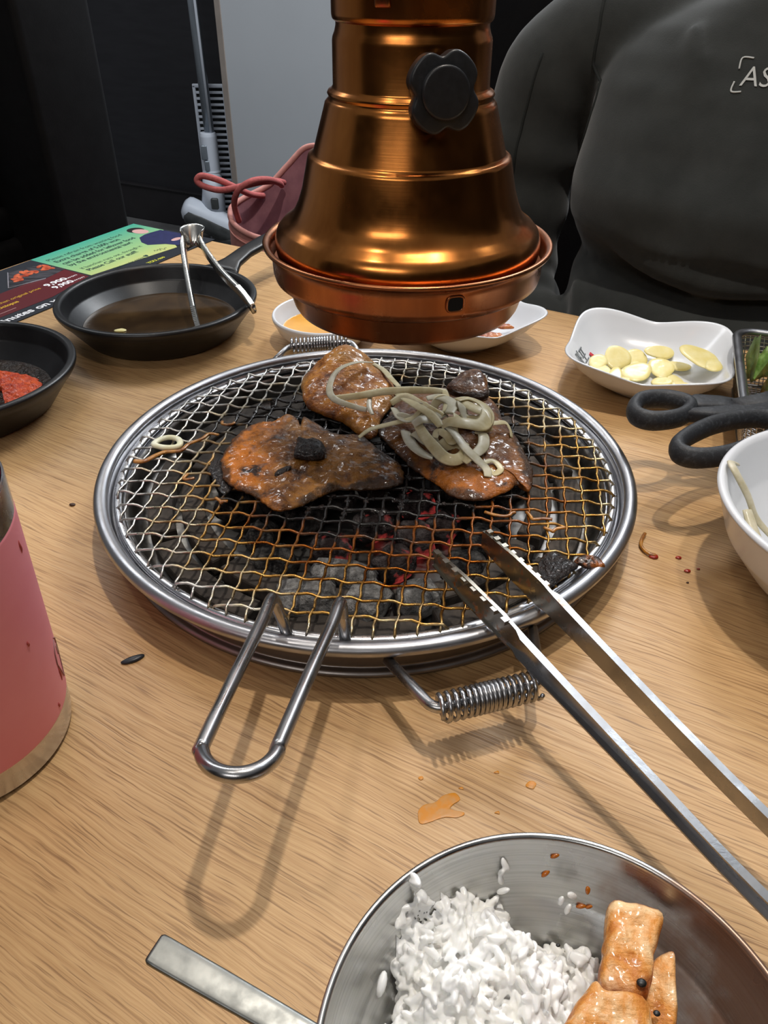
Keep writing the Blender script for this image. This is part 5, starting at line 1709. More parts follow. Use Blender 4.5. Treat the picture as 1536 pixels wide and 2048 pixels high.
def rice_top(x, y):
    d = edge_d(x, y)
    h = 0.0300 + 0.0095 * nz(x, y, 1.0, 60) + 0.006 * nz(x, y, 4.0, 140) + 0.004 * math.exp(-((x - 0.028) ** 2 + (y - 0.118) ** 2) / 0.0004) - 0.003 * math.exp(-((x - 0.062) ** 2 + (y - 0.110) ** 2) / 0.0003)
    fl_ = bowl_floor(x, y) + 0.001
    k = min(1.0, d / 0.009) ** 0.5
    return fl_ + max(0.001, (h - fl_)) * k


gv, gf = [], []
# grain template: a plump capsule
TG = []
for i, (u_, r_) in enumerate(((-1, 0.0), (-0.86, 0.52), (-0.45, 0.92), (0.05, 1.0), (0.5, 0.88), (0.88, 0.5), (1, 0.0))):
    TG.append((u_, r_))
rr_ = random.Random(17)


def add_grain(p, d, L, W):
    d = d.normalized()
    s = d.orthogonal().normalized()
    t = d.cross(s)
    a0 = rr_.uniform(0, PI)
    bend = rr_.uniform(-0.12, 0.12)
    base = len(gv)
    for (u_, r_) in TG:
        c_ = p + d * (u_ * L / 2) + s * (bend * L * (1 - u_ * u_))
        if r_ == 0.0:
            gv.append(tuple(c_))
        else:
            for k in range(6):
                a = a0 + 2 * PI * k / 6
                gv.append(tuple(c_ + (s * math.cos(a) + t * (0.85 * math.sin(a))) * (r_ * W / 2)))
    n = 6
    i1 = base + 1
    for k in range(n):
        gf.append((base, i1 + (k + 1) % n, i1 + k))
    for q in range(4):
        for k in range(n):
            l = (k + 1) % n
            gf.append((i1 + q * n + k, i1 + q * n + l, i1 + (q + 1) * n + l, i1 + (q + 1) * n + k))
    e = base + 1 + 5 * n
    for k in range(n):
        gf.append((i1 + 4 * n + k, i1 + 4 * n + (k + 1) % n, e))


cnt = 0
while cnt < 1000:
    x, y = rr_.uniform(-0.006, 0.075), rr_.uniform(0.055, 0.138)
    if not inside(x, y):
        continue
    z = rice_top(x, y) + rr_.uniform(-0.0022, 0.0016)
    d = Vector((rr_.gauss(0, 1), rr_.gauss(0, 1), rr_.gauss(0, 0.55)))
    add_grain(Vector((x, y, z)), d, rr_.uniform(0.0054, 0.0074), rr_.uniform(0.0025, 0.0032))
    cnt += 1
for (x, y, z) in ((0.0245, 0.1405, 0.0395), (0.0230, 0.1385, 0.0375), (0.0270, 0.1400, 0.0405), (0.0405, 0.1375, 0.0390), (0.0420, 0.1390, 0.0420), (0.0410, 0.1370, 0.0360), (0.0600, 0.1300, 0.0360), (0.0635, 0.1310, 0.0370), (0.0240, 0.1350, 0.036), (0.041, 0.133, 0.036), (0.062, 0.128, 0.034)):
    add_grain(Vector((x, y, z)), Vector((rr_.gauss(0, 0.4), rr_.gauss(0, 0.4), 1)), 0.0058, 0.0026)
# body of the heap under the loose grains
NXg = 44
hv, hf, hid = [], [], {}
for i in range(NXg + 1):
    for j in range(NXg + 1):
        x, y = -0.006 + 0.081 * i / NXg, 0.045 + 0.093 * j / NXg
        if inside(x, y):
            hid[(i, j)] = len(hv)
            hv.append((x, y, rice_top(x, y) - 0.0018))
ntop = len(hv)
hv += [(x, y, max(bowl_floor(x, y) + 0.0008, 0.0)) for x, y, z in hv]
for i in range(NXg):
    for j in range(NXg):
        q = [(i, j), (i + 1, j), (i + 1, j + 1), (i, j + 1)]
        if all(k in hid for k in q):
            hf.append(tuple(hid[k] for k in q))
            hf.append(tuple(hid[k] + ntop for k in reversed(q)))
            for a_, b_, (di, dj) in ((0, 1, (0, -1)), (1, 2, (1, 0)), (2, 3, (0, 1)), (3, 0, (-1, 0))):
                nb = [(i + di + x_, j + dj + y_) for x_, y_ in ((0, 0), (1, 0), (1, 1), (0, 1))]
                if not all(k in hid for k in nb):
                    hf.append((hid[q[b_]], hid[q[a_]], hid[q[a_]] + ntop, hid[q[b_]] + ntop))
MT['rice'] = mat('steamed_rice', srgb(253, 253, 252), 0.35, 0, srgb(250, 248, 242), 120, coat=0.15, sss=0.15, spec=0.5)
ric = mesh('rice_heap', join((gv, gf), (hv, hf)), MT['rice'])
rm_ = ric.modifiers.new('stick', 'REMESH')
rm_.mode = 'VOXEL'
rm_.voxel_size = 0.00042
rm_.use_smooth_shade = True
sm_ = ric.modifiers.new('soften', 'SMOOTH')
sm_.iterations = 1
sm_.factor = 0.5
tag(ric, 'heap of steamed white rice in the steel bowl', 'rice', None, 'stuff')
gv, gf = [], []
add_grain(Vector((0.0005, 0.1045, 0.0345)), Vector((0.3, 1, 0.4)), 0.0075, 0.0033)
tag(mesh('rice_grain', (gv, gf), MT['rice']), 'single rice grain stuck to the left wall of the steel bowl', 'rice')

MT['kimchi'] = meat_material('spiced_radish', srgb(236, 196, 146), srgb(214, 142, 66), srgb(158, 72, 14), 60, fat=0.0, bump=0.5, char=0.9, charc=srgb(140, 60, 10), cth=(0.50, 0.60), rim=1.0, rimc=srgb(160, 72, 12), shift=0.02)


def kimchi(P, z0, th, tilt, seed, lab):
    o_ = mesh('kimchi_piece', blob(P, z0, th, (), 0.0010, 130, 5, 0.0008, seed, 7.0, tilt, dense=14), MT['kimchi'])
    with_rim(o_)
    return tag(o_, lab, 'kimchi', 'spiced kimchi pieces')


kimchi([(0.0736, 0.1256), (0.0799, 0.1252), (0.0899, 0.1224), (0.0854, 0.1129), (0.0786, 0.0982), (0.0711, 0.0975), (0.0653, 0.1008), (0.0691, 0.1128)], 0.0385, 0.0075, (0.06, 0.10), 1.0, 'upright orange kimchi piece with a black speck, right of the rice')
kimchi([(0.0823, 0.1089), (0.0894, 0.1121), (0.0905, 0.1082), (0.0855, 0.0901), (0.0772, 0.09), (0.0781, 0.0998)], 0.0330, 0.0075, (0.30, 0.15), 4.0, 'narrow kimchi piece at the right, partly behind the upright one')
kimchi([(0.0616, 0.1), (0.0654, 0.0978), (0.0759, 0.0966), (0.0764, 0.0871), (0.0717, 0.0811), (0.0528, 0.081), (0.0495, 0.0869), (0.0526, 0.0906)], 0.0430, 0.0080, (0.0, 0.10), 7.0, 'nearest wide kimchi piece at the bottom picture edge')
MT['speck'] = mat('black_pepper', (0.01, 0.009, 0.008, 1), 0.4)
for k, (x, y, z, s) in enumerate(((0.0770, 0.1010, 0.0455, 0.0013), (0.0805, 0.0945, 0.0415, 0.0009), (0.0560, 0.1150, 0.0375, 0.0006))):
    V, F = ICO[2]
    tag(mesh('pepper_bit', ([(x + v[0] * s * 1.2, y + v[1] * s, z + v[2] * s * 0.5) for v in V], F), MT['speck']), ['black pepper bit on the upright kimchi piece', 'black pepper bit on the narrow kimchi piece', 'tiny black pepper bit on the rice'][k], 'pepper')
MT['chili'] = mat('chili_oil_smear', srgb(150, 66, 12), 0.2, 0, srgb(196, 120, 24), 200, coat=0.5)
RS = [(0.0810, 0.1270), (0.0870, 0.1215), (0.0945, 0.1130), (0.1010, 0.1010), (0.1030, 0.0930), (0.1000, 0.0930), (0.0955, 0.1010), (0.0900, 0.1090), (0.0845, 0.1165)]


def on_bowl(x, y, lift=0.0002):
    r = math.hypot(x - RB[0], y - RB[1])
    P = [(0, 0.0034), (0.032, 0.0040), (0.048, 0.0125), (0.059, 0.0270), (0.064, 0.0430), (0.0656, 0.049)]
    for (r0, z0), (r1, z1) in zip(P, P[1:]):
        if r <= r1:
            return z0 + (z1 - z0) * (r - r0) / (r1 - r0) + lift
    return 0.05


for k, (x, y, l, a) in enumerate(((0.0560, 0.1385, 0.0022, 0.9), (0.0585, 0.1405, 0.0018, 0.5), (0.0700, 0.1345, 0.0022, 1.5), (0.0685, 0.1325, 0.0020, 0.2), (0.0710, 0.1320, 0.0014, 0.4))):
    V, F = ICO[2]
    z = on_bowl(x, y, 0.0006)
    tag(mesh('sauce_fleck', ([(x + l * (v[0] * math.cos(a) - 0.4 * v[1] * math.sin(a)), y + l * (v[0] * math.sin(a) * 0.5 + 0.4 * v[1] * math.cos(a)), z + 0.0008 * v[2] + 0.5 * l * v[0] * math.sin(a)) for v in V], F), MT['chili']),
        ['lower of the two orange sauce flecks on the far wall, above the rice', 'upper of the two orange sauce flecks on the far wall, above the rice', 'orange sauce fleck nearest the rim, above the upright kimchi', 'leftmost orange sauce fleck of the three by the upright kimchi', 'rightmost low orange sauce fleck beside the upright kimchi'][k], 'sauce', 'sauce flecks in the steel bowl')

sp = thing('spoon', 'flat-handled steel spoon lying across the left rim of the rice bowl', 'spoon', (-0.02, 0.088, 0.052))
s0 = Vector((-0.0640, 0.1022, 0.0618))
s1 = Vector((-0.0095, 0.0780, 0.0562))
dd = (s1 - s0)
P = [s0 + dd * t for t in (0, 0.012, 0.05, 0.3, 0.6, 1.0, 1.5)]
MT['spoon'] = steel_material('satin_spoon_steel', (0.20, 0.205, 0.195, 1), 0.36, (1, 1, 1), 140, 0.7)
mesh('handle', ribbon(P, [0.0076, 0.0086, 0.0087, 0.0085, 0.0080, 0.0072, 0.0060], 0.0022, n=16, power=5), MT['spoon'], sp)
q = P[-1]
bw = []
dn = Vector((dd.x, dd.y, dd.z * 0.2)).normalized()
sd = Vector((-dn.y, dn.x, 0)).normalized()
for i in range(13):
    u_ = i / 12
    w = 0.017 * math.sin(PI * min(1.0, 0.10 + 0.87 * u_)) ** 0.7
    for j in range(9):
        v_ = j / 8 * 2 - 1
        c_ = q + dn * (0.046 * u_ - 0.002) + sd * (w * v_) + Vector((0, 0, -0.006 * (1 - v_ * v_) * math.sin(PI * u_)))
        bw.append(tuple(c_))
bf = [(i * 9 + j, i * 9 + j + 1, (i + 1) * 9 + j + 1, (i + 1) * 9 + j) for i in range(12) for j in range(8)]
n = len(bw)
bw2 = bw + [(a, b, c_ - 0.0012) for a, b, c_ in bw]
mesh('spoon_bowl', (bw2, bf + [tuple(reversed([k + n for k in f])) for f in bf]), MT['spoon'], sp)

# ------------------------------------------------------------------ crumbs and drops on the table
tag(mesh('seed_hull', blob([(-0.1312, 0.2655), (-0.1275, 0.2690), (-0.1220, 0.2712), (-0.1205, 0.2700), (-0.1235, 0.2665), (-0.1285, 0.2645)], 0.0004, 0.0016, (), 0.0001, 300, 4, 0, 0, 2.0), MT['ink_navy']), 'dark grey seed hull on the table between tumbler and grill', 'crumb')
spr = [(0.1602, 0.3738), (0.1569, 0.3683), (0.1548, 0.3625), (0.1553, 0.3577), (0.1576, 0.354), (0.1609, 0.3531)]
tag(mesh('onion_shred', tube(spline([(p[0], p[1], 0.0016) for p in spr], 5), 0.0011, 8, False, 0.8), MT['onion_brown']), 'curled brown onion shred on the table right of the grill', 'onion')
MT['flake'] = mat('chili_flake', srgb(170, 44, 24), 0.35, 0, srgb(120, 26, 14), 300, coat=0.3)
MT['crumb'] = mat('dark_crumb', srgb(66, 40, 24), 0.6)
FL = [((0.1600, 0.3525), 0.0020, 'flake', 'red chili flake at the end of the curled onion shred'), ((0.1745, 0.3520), 0.0013, 'flake', 'red chili flake on the table between onion shred and scissors shadow'),
      ((0.1760, 0.3400), 0.0014, 'flake', 'red chili flake on the table left of the white bowl'), ((0.1830, 0.3420), 0.0007, 'flake', 'tiny red chili flake nearest the white bowl'),
      ((0.1730, 0.3300), 0.0006, 'crumb', 'tiny dark crumb on the table left of the white bowl'), ((0.1600, 0.4290), 0.0009, 'crumb', 'dark crumb on the table under the scissors'),
      ((-0.2000, 0.4000), 0.0014, 'crumb', 'dark crumb on the table left of the grill'), ((0.1105, 0.2060), 0.0006, 'flake', 'tiny red fleck on the table between the tong arms'),
      ((0.1560, 0.4130, ), 0.0010, 'crumb', 'dark crumb on the table at the right grill edge')]
for (x, y), s, mm, lab in FL:
    pl = [(x + s * math.cos(q * PI / 4) * (1.3 + 0.3 * math.sin(q * 2.2)), y + s * math.sin(q * PI / 4)) for q in range(8)]
    tag(mesh('food_crumb', blob(pl, 0.0003, s * 0.7, (), 0.0001, 300, 3), MT[mm]), lab, 'crumb')
MT['grease'] = mat('amber_grease', srgb(206, 132, 26), 0.4, 0, srgb(196, 140, 74), 200, lo=0.42, hi=0.58, coat=0.0)
GR = [([(0.0150, 0.1840), (0.0180, 0.1878), (0.0225, 0.1895), (0.0262, 0.1925), (0.0310, 0.1935), (0.0330, 0.1905), (0.0300, 0.1880), (0.0290, 0.1860), (0.0345, 0.1845), (0.0320, 0.1825), (0.0250, 0.1820), (0.0200, 0.1800), (0.0160, 0.1795)], 'orange grease splash on the table above the rice bowl'),
      ([(0.0160, 0.2010), (0.0175, 0.2018), (0.0180, 0.2005), (0.0168, 0.1998)], 'small orange grease drop left of the splash, under the coil grip'),
      ([(0.0620, 0.1975), (0.0645, 0.2000), (0.0665, 0.1985), (0.0650, 0.1960)], 'orange grease drop on the table beside the tong shadow'),
      ([(0.0490, 0.2040), (0.0510, 0.2050), (0.0512, 0.2035)], 'faint grease drop between the splash and the tongs'),
      ([(0.0470, 0.1845), (0.0490, 0.1855), (0.0492, 0.1838)], 'faint grease drop right of the splash'),
      ([(0.0330, 0.1960), (0.0345, 0.1968), (0.0350, 0.1955)], 'tiny grease drop above the splash')]
for P, lab in GR:
    tag(mesh('grease_drop', blob(P, 0.0001, 0.0004, (), 0.0001, 400, 4, 0.0006, 2.0), MT['grease']), lab, 'grease')

# ------------------------------------------------------------------ background: bag, vacuum, booth
# pink drawstring bag on the bench beyond the table
bag = thing('tote_bag', 'dusty pink canvas bag with rope handles on the bench beyond the table', 'bag', (-0.17, 1.33, -0.368))
MT['canvas'] = mat('pink_canvas', srgb(198, 142, 134), 0.9, 0, srgb(182, 124, 118), 60, bump=0.3, bscale=900, bdist=0.0006)
MT['lining'] = mat('mauve_lining', srgb(150, 104, 112), 0.9, 0, srgb(128, 86, 96), 40, bump=0.2, bscale=300)
MT['rope'] = mat('rose_rope', srgb(184, 98, 96), 0.8, 0, srgb(168, 84, 84), 200, (1, 1, 1), bump=0.5, bscale=900)
rimL = [(-0.2440, 1.255, -0.0400), (-0.2380, 1.225, -0.0540), (-0.2100, 1.200, -0.0640), (-0.1780, 1.190, -0.0680), (-0.1400, 1.195, -0.0640), (-0.1000, 1.220, -0.0450), (-0.0850, 1.280, -0.0050), (-0.1000, 1.330, 0.0300),
        (-0.1300, 1.335, 0.0330), (-0.1600, 1.325, 0.0080), (-0.1900, 1.310, -0.0180), (-0.2250, 1.285, -0.0310)]
rimS = spline(rimL, 8, True)
cb = Vector((-0.165, 1.265, 0))
V, F = [], []
n = len(rimS)
lev = [(1.0, 0.0), (1.02, 0.012), (1.03, 0.03), (1.06, 0.08), (1.08, 0.14), (1.06, 0.20), (0.98, 0.225)]
for (s, dz) in lev:
    for i, p in enumerate(rimS):
        zt = p.z * (1 - dz / 0.225) + (-0.368) * (dz / 0.225) if dz > 0.02 else p.z - dz
        q = cb + (Vector((p.x, p.y, 0)) - cb) * (s + 0.03 * nz(p.x, p.y, dz * 20, 30))
        V.append((q.x, q.y, zt))
for r in range(len(lev) - 1):
    for i in range(n):
        j = (i + 1) % n
        F.append((r * n + i, r * n + j, (r + 1) * n + j, (r + 1) * n + i))
mesh('canvas_body', (V, F), MT['canvas'], bag)
V, F = [], []
for (s, dz) in ((0.985, -0.001), (0.96, 0.01), (0.90, 0.05), (0.80, 0.11), (0.4, 0.15)):
    for i, p in enumerate(rimS):
        q = cb + (Vector((p.x, p.y, 0)) - cb) * (s + 0.04 * nz(p.x, p.y, dz * 30 + 4, 26))
        V.append((q.x, q.y, p.z * (1 - dz / 0.2) - 0.25 * dz / 0.2 if dz > 0.02 else p.z - dz))
for r in range(4):
    for i in range(n):
        j = (i + 1) % n
        F.append((r * n + j, r * n + i, (r + 1) * n + i, (r + 1) * n + j))
mesh('lining', (V, F), MT['lining'], bag)
mesh('hem', tube([p + Vector((0, 0, -0.002)) for p in rimS], 0.0042, 10, True, 1.2), MT['canvas'], bag)
mesh('hem_seam', tube([cb + (Vector((p.x, p.y, 0)) - cb) * 1.035 + Vector((0, 0, p.z - 0.017)) for p in rimS], 0.0014, 6, True), MT['canvas'], bag)
for x in (-0.2150, -0.1830):
    mesh('side_strap', ribbon([(x, 1.188, -0.085), (x + 0.002, 1.180, -0.13), (x + 0.004, 1.178, -0.19), (x + 0.006, 1.185, -0.34)], 0.016, 0.003, up=(0, -1, 0.1)), MT['canvas'], bag)
mesh('rope_handle', tube(spline([(-0.2300, 1.235, -0.0560), (-0.2310, 1.215, -0.0260), (-0.2200, 1.20, -0.0020), (-0.1990, 1.20, 0.0110), (-0.1800, 1.225, 0.0080), (-0.1690, 1.270, -0.0070), (-0.1680, 1.300, -0.0180)], 8), 0.0046, 10), MT['rope'], bag)
mesh('rope_handle', tube(spline([(-0.1990, 1.300, -0.0340), (-0.2130, 1.26, -0.0220), (-0.2280, 1.225, -0.0040), (-0.2480, 1.215, 0.0080), (-0.2740, 1.215, 0.0145), (-0.2830, 1.215, 0.0080), (-0.2740, 1.212, 0.0010), (-0.2480, 1.205, -0.0030), (-0.2180, 1.205, 0.0020), (-0.1900, 1.225, 0.0040), (-0.1720, 1.275, -0.0060), (-0.1650, 1.305, -0.0150)], 8), 0.0046, 10), MT['rope'], bag)

# bench behind the table that carries the bag and the person
be_c = CORNER + E1 * 0.95 - E2 * 0.39
bench = thing('bench_seat', 'black leatherette bench along the far side of the table', 'bench', (be_c.x, be_c.y, FLOOR))
mesh('seat', oriented_box((be_c.x, be_c.y, -0.425), 1.70, 0.46, 0.11, 0.02, seg=3), MT['leather'], bench)
mesh('plinth', oriented_box((be_c.x, be_c.y, (FLOOR - 0.48) / 2), 1.66, 0.40, -FLOOR - 0.48, 0.005), MT['leather'], bench, smooth=False)
bk_c = be_c - E1 * 0.10 - E2 * 0.27
mesh('backrest', oriented_box((bk_c.x, bk_c.y, -0.02), 1.30, 0.10, 0.78, 0.025, seg=3), MT['leather'], bench)

# booth at the far left
bo = Vector((-0.497, 1.25, 0))
bang = wang
booth = thing('booth_seat', 'black leatherette booth end standing at the left picture edge', 'booth', (bo.x - 0.25, bo.y, FLOOR))
bcen = bo - E1 * 0.30 - E2 * 0.05
mesh('backrest', oriented_box((bcen.x, bcen.y, -0.10), 0.60, 0.14, 1.28, 0.012, seg=3), MT['leather'], booth)
bsc = bcen + E2 * 0.22 - E1 * 0.06
mesh('seat', oriented_box((bsc.x, bsc.y, -0.42), 0.50, 0.34, 0.64, 0.02, seg=3), MT['leather'], booth)
pcn = bcen + E2 * 0.085 - E1 * 0.05
mesh('back_cushion', oriented_box((pcn.x, pcn.y, 0.12), 0.44, 0.05, 0.42, 0.02, seg=3), MT['leather'], booth)
ccn = bsc + Vector((0, 0, 0))
mesh('seat_cushion', oriented_box((ccn.x, ccn.y, -0.080), 0.48, 0.32, 0.06, 0.02, seg=3), MT['leather'], booth)

# stick vacuum leaning in the corner
vac = thing('stick_vacuum', 'white and grey stick vacuum cleaner leaning by the grey panel wall', 'vacuum cleaner', (-0.74, 3.35, FLOOR))
MT['vac_white'] = mat('pale_grey_plastic', srgb(206, 212, 222), 0.35, 0, srgb(198, 204, 214), 10)
MT['vac_tube'] = mat('satin_alu', srgb(150, 158, 166), 0.3, 0.6, srgb(138, 146, 154), 10)
MT['vac_dark'] = mat('smoked_plastic', srgb(70, 72, 72), 0.25, 0, srgb(56, 58, 58), 30)
mesh('tube', tube([(-0.7140, 3.36, 0.85), (-0.7130, 3.355, 0.13), (-0.7060, 3.35, -0.32)], 0.0195, 20), MT['vac_tube'], vac)
mesh('tube_ridge', ribbon([(-0.7020, 3.339, 0.85), (-0.7010, 3.335, 0.13), (-0.6960, 3.331, -0.31)], 0.010, 0.006, up=(0, -1, 0)), MT['vac_white'], vac)
cn = mesh('connector', lathe(rounded([(0.0001, 0.0), (0.036, 0.0), (0.037, 0.004), (0.034, 0.010), (0.034, 0.135), (0.030, 0.148), (0.0, 0.150)], 0.003), (-0.712, 3.345), 32), MT['vac_white'], vac)
for v in cn.data.vertices:
    v.co.z += -0.455
mesh('release_button', xf(box(0.026, 0.012, 0.055, (0, 0, 0), 0.005), place((-0.728, 3.312, -0.375))), MT['vac_tube'], vac)
mesh('release_button', xf(box(0.020, 0.012, 0.040, (0, 0, 0), 0.005), place((-0.722, 3.312, -0.425))), MT['vac_tube'], vac)
mesh('neck', tube([(-0.714, 3.345, -0.45), (-0.716, 3.343, -0.52), (-0.722, 3.335, -0.60)], [0.036, 0.044, 0.050], 20), MT['vac_white'], vac)
mesh('neck_joint', xf(box(0.030, 0.02, 0.045, (0, 0, 0), 0.006), place((-0.705, 3.292, -0.565))), MT['vac_dark'], vac)
hv0, hv1 = Vector((-0.842, 3.325, -0.585)), Vector((-0.600, 3.300, -0.690))
hd = (hv1 - hv0).normalized()
P = [hv0, hv0 + hd * 0.012, hv0 + hd * 0.025] + [hv0.lerp(hv1, t) for t in (0.3, 0.6, 0.9)] + [hv1 - hd * 0.012, hv1]
mesh('roller_head', tube(P, [0.030, 0.046, 0.050, 0.050, 0.050, 0.050, 0.046, 0.030], 24), MT['vac_white'], vac)
mesh('clear_cover', tube([p + Vector((0.0, -0.016, -0.018)) for p in P[1:-1]], [0.030, 0.040, 0.042, 0.042, 0.042, 0.036], 24), MT['vac_dark'], vac)
mesh('foot', oriented_box((-0.640, 3.30, -0.715), 0.16, 0.11, 0.04, 0.008), MT['vac_dark'], vac)
# slotted strip behind the tube
gr = thing('slotted_strip', 'white slotted plastic strip standing behind the vacuum tube', 'vent grille', (-0.70, 3.40, -0.74))
for sx in (-0.757, -0.641):
    mesh('side_rail', box(0.012, 0.012, 0.50, (sx, 3.402, -0.40), 0.003), MT['vac_white'], gr)
mesh('end_rail', box(0.128, 0.012, 0.014, (-0.699, 3.402, -0.152), 0.003), MT['vac_white'], gr)
mesh('end_rail', box(0.128, 0.012, 0.090, (-0.699, 3.402, -0.695), 0.003), MT['vac_white'], gr)
for k in range(22):
    mesh('slat', box(0.112, 0.008, 0.009, (-0.699, 3.402, -0.175 - k * 0.0215), 0.001), MT['vac_white'], gr)
mesh('backing', box(0.118, 0.006, 0.50, (-0.699, 3.412, -0.40)), MT['vac_dark'], gr)
tag(mesh('paper_scrap', slab([(-1.378, 3.575), (-1.330, 3.560), (-1.300, 3.585), (-1.318, 3.625), (-1.362, 3.630)], FLOOR + 0.001, FLOOR + 0.003), flat_mat('scrap_paper', srgb(196, 184, 160), 0.8), smooth=False), 'small pale paper scrap on the grey floor', 'paper')

# ------------------------------------------------------------------ person in a charcoal sweatshirt
PC_ = Vector((0.4115, 0.8604, 0))
pr = E1.copy()             # towards the person's left hand (right in the picture)
pf = E2.copy()             # facing the table


def pp(r, f, z):
    q = PC_ + pr * r + pf * f
    return Vector((q.x, q.y, z))


per = thing('person', 'seated person in a charcoal grey sweatshirt across the table, head out of the picture', 'person', (PC_.x, PC_.y, FLOOR))
# continuous body grown from a skeleton
sk = [(0, 0.00, -0.26), (0, 0.01, -0.12), (0, 0.02, 0.02), (0, 0.01, 0.16), (0, -0.01, 0.255), (0, 0.005, 0.315), (0, 0.025, 0.37), (0, 0.035, 0.435), (0, 0.02, 0.50)]
rad = [0.13, 0.125, 0.12, 0.115, 0.07, 0.046, 0.066, 0.085, 0.060]
vs, es, rs_ = [pp(*p) for p in sk], [(i, i + 1) for i in range(len(sk) - 1)], list(rad)


def chain(start, pts, rr__):
    prev = start
    for p, r in zip(pts, rr__):
        vs.append(pp(*p))
        rs_.append(r)
        es.append((prev, len(vs) - 1))
        prev = len(vs) - 1
    return prev


for sgn in (-1, 1):
    w_ = chain(3, [(sgn * 0.10, 0.0, 0.210), (sgn * 0.190, 0.0, 0.205), (sgn * 0.262, 0.015, 0.11), (sgn * 0.268, 0.04, -0.025), (sgn * 0.19, 0.13, -0.075), (sgn * 0.13, 0.215, -0.105), (sgn * 0.115, 0.245, -0.112), (sgn * 0.105, 0.285, -0.122)],
               [0.07, 0.058, 0.048, 0.040, 0.038, 0.028, 0.030, 0.026])
    for k in range(4):
        chain(w_, [(sgn * (0.085 + 0.014 * k), 0.310 + 0.004 * (1.5 - abs(k - 1.5)), -0.126), (sgn * (0.083 + 0.014 * k), 0.330 + 0.006 * (1.5 - abs(k - 1.5)), -0.136), (sgn * (0.082 + 0.014 * k), 0.342 + 0.006 * (1.5 - abs(k - 1.5)), -0.150)], [0.0088, 0.0080, 0.0070])
    chain(w_ - 1, [(sgn * 0.080, 0.265, -0.118), (sgn * 0.066, 0.285, -0.126), (sgn * 0.062, 0.300, -0.134)], [0.011, 0.0095, 0.0080])
    chain(0, [(sgn * 0.09, 0.04, -0.275), (sgn * 0.10, 0.22, -0.275), (sgn * 0.105, 0.40, -0.285), (sgn * 0.105, 0.40, -0.50), (sgn * 0.105, 0.40, -0.67), (sgn * 0.105, 0.49, -0.705)], [0.085, 0.075, 0.055, 0.050, 0.036, 0.032])
bm_me = bpy.data.meshes.new('body')
org = WLOC[per.name]
bm_me.from_pydata([v - org for v in vs], es, [])
body = bpy.data.objects.new('body', bm_me)
COL.objects.link(body)
body.parent = per
reg(body, org)
bm_me.materials.append(MT['skin'])
md = body.modifiers.new('skin', 'SKIN')
for i, sv in enumerate(bm_me.skin_vertices[0].data):
    sv.radius = (rs_[i] * 0.86, rs_[i] * 0.86)
    sv.use_root = (i == 0)
md.use_smooth_shade = True
sb = body.modifiers.new('subdivision', 'SUBSURF')
sb.levels = 1
sb.render_levels = 1
# head features (out of the picture)
V, F = ICO[3]
mesh('hair', ([tuple(pp(v[0] * 0.085, v[1] * 0.100 - 0.005, 0.455 + v[2] * 0.105)) for v in V], [f for f in F if sum(V[i][2] for i in f) / 3 > -0.1 + 0.55 * sum(V[i][1] for i in f) / 3]), MT['hair'], per)
mesh('nose', tube([pp(0, 0.118, 0.435), pp(0, 0.132, 0.412), pp(0, 0.128, 0.402)], [0.007, 0.012, 0.010], 10), MT['skin'], per)
for sgn in (-1, 1):
    V, F = ICO[2]
    mesh('eye', ([tuple(pp(sgn * 0.032 + v[0] * 0.011, 0.110 + v[1] * 0.008, 0.438 + v[2] * 0.008)) for v in V], F), MT['ink_hair'], per)
    mesh('ear', ([tuple(pp(sgn * 0.082 + v[0] * 0.010, 0.020 + v[1] * 0.020, 0.425 + v[2] * 0.032)) for v in V], F), MT['skin'], per)
mesh('mouth', ribbon([pp(-0.024, 0.112, 0.378), pp(0, 0.121, 0.376), pp(0.024, 0.112, 0.378)], 0.006, 0.010), MT['stain'], per)

# sweatshirt: torso loft, sleeves and fold ridges fused by a voxel remesh
def ring(cf, a, b, z, n=72, pw=2.5, tw=0.0):
    R = []
    for k in range(n):
        t = 2 * PI * k / n
        c_, s_ = math.cos(t), math.sin(t)
        R.append(pp(a * math.copysign(abs(c_) ** (2 / pw), c_), cf + b * math.copysign(abs(s_) ** (2 / pw), s_), z))
    return R


TR = [(-0.335, 0.02, 0.185, 0.125), (-0.25, 0.03, 0.192, 0.140), (-0.16, 0.045, 0.192, 0.148), (-0.09, 0.055, 0.190, 0.150), (-0.035, 0.055, 0.188, 0.148), (0.000, 0.050, 0.184, 0.138), (0.022, 0.038, 0.180, 0.122), (0.040, 0.038, 0.184, 0.126),
      (0.062, 0.050, 0.190, 0.140), (0.095, 0.048, 0.191, 0.143), (0.14, 0.032, 0.188, 0.132), (0.180, 0.020, 0.190, 0.120), (0.205, 0.012, 0.186, 0.108), (0.228, 0.004, 0.168, 0.098), (0.246, 0.002, 0.130, 0.088), (0.258, 0.004, 0.094, 0.080), (0.266, 0.006, 0.080, 0.074)]
zs = [t[0] for t in TR]
V, F = [], []
n = 72
NL = 84
for i in range(NL + 1):
    z = zs[0] + (zs[-1] - zs[0]) * i / NL
    k = max(j for j in range(len(zs) - 1) if zs[j] <= z + 1e-9)
    t = (z - zs[k]) / (zs[k + 1] - zs[k])
    t = t * t * (3 - 2 * t) * 0.5 + t * 0.5
    cf, a, b = (TR[k][q] + (TR[k + 1][q] - TR[k][q]) * t for q in (1, 2, 3))
    for p in ring(cf, a, b, z, n):
        d = (p - PC_)
        rr0, ff0 = d.dot(pr), d.dot(pf)
        # cloth folds: soft vertical drapes high, slanted rolls low
        amp = 0.011 if z > 0.06 else 0.014
        w = nz(rr0 * 16, z * 4, 1.0) if z > 0.06 else nz(rr0 * 5 + z * 10, z * 26, 6.0)
        out = Vector((d.x, d.y, 0)).normalized()
        V.append(tuple(p + out * (amp * w)))
